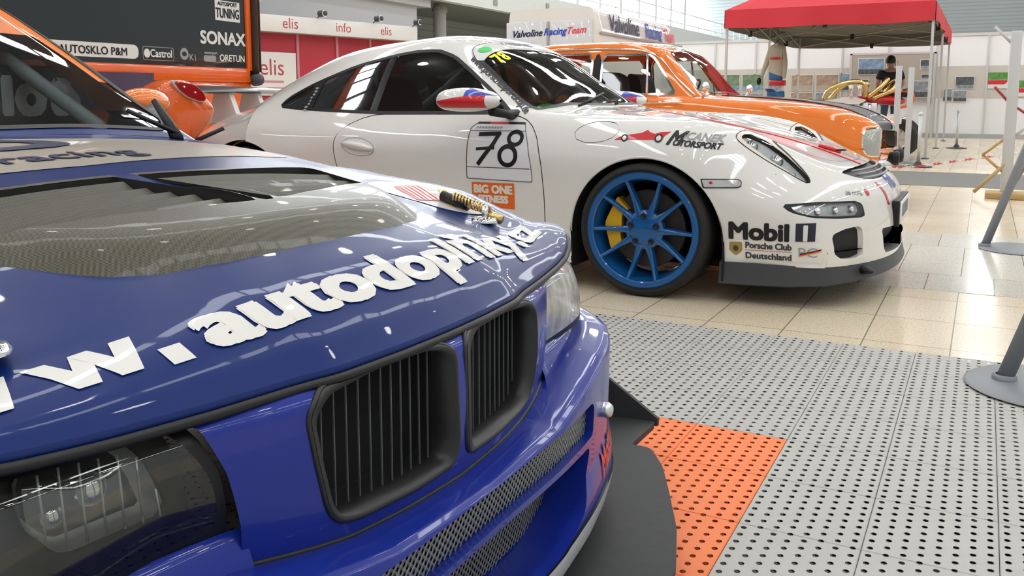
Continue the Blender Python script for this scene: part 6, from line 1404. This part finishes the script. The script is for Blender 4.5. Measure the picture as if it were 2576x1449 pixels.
def build_stands():
    out = []
    # leaning tubes on flat discs, right foreground
    for (x, y, z, tx, ty, lab) in ((.235, 5.86, 0, .045, 5.86, 'grey tube on round floor disc standing on the beige tiles'), (.215, 2.93, .03, .098, 2.94, 'grey tube on round floor disc standing on the perforated platform, nearest the viewer')):
        R = root('display_stand', lab, 'stand', (x, y, z), group=None)
        mk('base_disc', lathe([(0, 0), (.215, 0), (.225, .006), (.215, .012), (0, .014)], 48), MT['steel_paint'], R, ang=40)
        dx, dy = tx-x, ty-y
        mk('tube', tube([(dx, dy, .012), (dx+.185, dy+.02, .62), (dx+.31, dy+.035, 1.05)], .0235 if z == 0 else .0235, 16), MT['steel_paint'], R)
        mk('tube_collar', tf(lathe([(.034, 0), (.034, .012), (.024, .016)], 20), (dx, dy, .012)), MT['steel_paint'], R)
    # white rack with pegs
    R = root('peg_rack', 'white square post with slanting pegs on a wooden base board', 'rack', (.20, 8.95, 0))
    mk('post', bbox(-.045, .045, -.045, .045, .05, 1.46, .012), MT['rack_paint'], R); mk('base_board', bbox(-.16, .55, -.16, .16, 0, .055, .012), MT['wood'], R, ang=40)
    for x0, z0, x1, z1, m in ((-.04, 1.36, -.17, 1.50, 'rack_paint'), (-.04, .86, -.14, .98, 'lamp_red'), (.04, .80, .15, .72, 'lamp_red'), (-.04, .52, -.20, .38, 'wood'), (-.20, .38, -.04, .24, 'wood'), (.04, .55, .16, .66, 'rack_paint')):
        mk('peg', bar((x0, -.02, z0), (x1, -.04, z1), .012, 10), MT[m], R)
    mk('brace', bar((-.02, -.03, .30), (-.25, -.10, .05), .016, 8), MT['wood'], R); mk('brace', bar((.02, 0, .10), (.34, .05, .80), .045, 8), MT['steel_paint'], R)
    # two white posts
    for i, (x, y, lab) in enumerate(((-1.02, 12.6, 'white square barrier post, nearer of the pair beside the brass piped machine'), (-.915, 13.25, 'white square barrier post, farther of the pair beside the brass piped machine'))):
        R = root('barrier_post', lab, 'post', (x, y, 0), group='white barrier posts')
        mk('post', bbox(-.035, .035, -.035, .035, .02, 1.30, .006), MT['rack_paint'], R); mk('post_foot', bbox(-.12, .12, -.12, .12, 0, .02, .005), MT['steel_paint'], R)
    # chrome queue posts
    def post(x, y, h, lab):
        R = root('queue_post', lab, 'post', (x, y, 0), group='thin metal queue posts')
        mk('post', bar((0, 0, .02), (0, 0, h), .022, 14), MT['alu'], R); mk('post_base', lathe([(0, 0), (.17, 0), (.17, .012), (.05, .03), (.03, .07), (0, .08)], 28), MT['dark_grey'], R, ang=40); mk('post_cap', sphere((0, 0, h), .03, 12), MT['alu'], R)
    post(-.73, 12.58, .68, 'metal queue post behind the chain, closest to the dark floor strip'); post(-.42, 17.7, .66, 'metal queue post with hook top standing in front of the white partition'); 
    # chain, two colours of links
    R = root('barrier_chain', 'red and white plastic chain sagging low across the floor', 'chain', (-.98, 12.42, 0))
    pts = A([(0, -.22, .012), (.20, -.16, .012), (.34, -.10, .03), (.9, .55, .10), (1.6, 1.0, .20), (2.6, 1.8, .45)]); path = cr(pts, 60)
    seg = np.r_[0, np.cumsum(np.linalg.norm(np.diff(path, axis=0), axis=1))]; n = int(seg[-1]/.034); red = []; whi = []
    for i in range(n):
        p = A([np.interp(i*.034, seg, path[:, k]) for k in range(3)]); q = A([np.interp(i*.034+.01, seg, path[:, k]) for k in range(3)]); e = (q-p)/np.linalg.norm(q-p); u = np.cross(e, (0, 0, 1)); u /= np.linalg.norm(u); w = np.cross(e, u); s = u if i % 2 else w
        t = np.linspace(0, 2*PI, 10, endpoint=False); L = p+np.cos(t)[:, None]*e*.023+np.sin(t)[:, None]*s*.012+A([0, 0, .008])
        red.append(tube(L, .0052, 5, True))
        if i % 4 == 3 or i == n-1: k = (i//4) % 2; mk('chain_links', J(*red), MT['white' if k else 'red'], R, label='white links' if k else 'red links'); red = []
def build_prints():
    Yw = 22.475
    def photo(x, z, w, h, m, lab, y=Yw, grp='photo prints on the partition'):
        R = root('photo_print', lab, 'photo', (x, y, z), group=grp)
        mk('print', box(-w/2, w/2, -.012, 0, -h/2, h/2), MT[m], R, smooth=False); mk('print_border', J(box(-w/2-.012, w/2+.012, -.010, 0.002, h/2, h/2+.014), box(-w/2-.012, w/2+.012, -.010, .002, -h/2-.014, -h/2), box(-w/2-.012, -w/2, -.010, .002, -h/2, h/2), box(w/2, w/2+.012, -.010, .002, -h/2, h/2)), MT['offwhite'], R, smooth=False)
        sky = {'photo_a': 'photo_e', 'photo_c': 'beige', 'photo_d': 'photo_b', 'photo_b': 'photo_d', 'photo_e': 'photo_d'}[m]
        mk('print_ground', box(-w/2, w/2, -.0135, -.012, -h/2, -h*.18), MT[sky], R, smooth=False)
        return R
    photo(-5.78, 1.28, .55, .40, 'photo_a', 'green landscape print, leftmost in the upper row of prints'); photo(-5.16, 1.28, .52, .40, 'photo_a', 'green landscape print, second from left in the upper row'); photo(-4.62, 1.28, .36, .40, 'photo_d', 'dark print partly behind the overalls, upper row')
    photo(-5.16, .82, .52, .38, 'photo_b', 'grey print under the green one left of the overalls'); photo(-4.62, .82, .36, .38, 'photo_d', 'dark print under another, just left of the overalls')
    photo(-3.98, 1.27, .50, .36, 'photo_c', 'sandy print just right of the overalls, upper row'); photo(-3.98, .86, .50, .34, 'photo_c', 'sandy print just right of the overalls, lower row')
    photo(-3.40, 1.27, .50, .36, 'photo_c', 'brown print beside the thin gazebo leg, upper row'); photo(-3.40, .86, .50, .34, 'photo_b', 'grey print beside the thin gazebo leg, lower row'); photo(-2.86+.0, 1.28, .44, .38, 'photo_e', 'blue grey print with dark tree line left of the tall board')
    photo(-.45, 1.24, .36, .26, 'photo_d', 'dark car print right of the gazebo legs, above the pale pair'); photo(-.78, .97, .17, .26, 'photo_b', 'pale wheel print, left one of the pair right of the gazebo legs'); photo(-.53, .945, .26, .24, 'photo_b', 'pale wheel print, right one of the pair right of the gazebo legs')
    for x, z, w, lab in ((.22, 1.30, .42, 'green and red poster, larger one near the white peg rack'), (.70, 1.12, .32, 'green and red poster, smaller one partly behind the peg rack')):
        R = root('poster', lab, 'poster', (x, Yw, z)); mk('poster_sheet', box(-w/2, w/2, -.01, 0, -.19, .16), MT['offwhite'], R, smooth=False); mk('poster_picture', box(-w/2, w/2, -.014, -.01, .0, .16), MT['photo_g'], R, smooth=False)
        mk('poster_band', prism([(-w/2, -.01), (w/2, -.01), (w/2-.10, -.10), (-w/2, -.10)], -.015, -.01, 'xz'), MT['red'], R, smooth=False)
    # tall board with frame
    R = root('display_board', 'tall beige pin board with silver frame behind the person', 'board', (-1.97, 22.40, 0))
    mk('board', box(-.87, .87, -.02, .02, .85, 1.90), MT['pinboard'], R, smooth=False); mk('board_frame', J(box(-.92, -.87, -.03, .03, 0, 1.93), box(.87, .92, -.03, .03, 0, 1.93), box(-.92, .92, -.03, .03, 1.90, 1.94)), MT['alu'], R, smooth=False)
    y = 22.375
    photo(-2.42, 1.63, .55, .36, 'photo_e', 'large motorcycle action print, top left of the tall board', y, 'prints on the tall board'); photo(-1.98, 1.68, .20, .15, 'photo_d', 'small dark print beside the large one on the tall board', y, 'prints on the tall board'); photo(-1.28, 1.66, .17, .20, 'photo_d', 'small upright print, top right of the tall board', y, 'prints on the tall board')
    photo(-2.05, 1.33, .17, .12, 'photo_d', 'small print left of the person at shoulder height', y, 'prints on the tall board'); photo(-1.25, 1.38, .17, .10, 'photo_d', 'small flat print right of the person at shoulder height', y, 'prints on the tall board'); photo(-1.34, 1.10, .42, .36, 'photo_b', 'large grey print, lower right of the tall board', y, 'prints on the tall board'); photo(-2.55, 1.28, .16, .10, 'photo_d', 'small print, lower left of the tall board', y, 'prints on the tall board')
MT['pinboard'] = mat('pinboard', (.40, .36, .31), .85); MT['photo_g'] = mat('photo_meadow', (.10, .26, .06), .5, var=(14, .9))
# ---------------------------------------------------------------- build
build_hall(); build_platform()
build_blue(); build_coupe(); build_sedan()
build_truck(); build_tail_car(); build_booth(); build_van(); build_gazebo()
build_buggy(); build_person(); build_overalls(); build_stands(); build_prints()
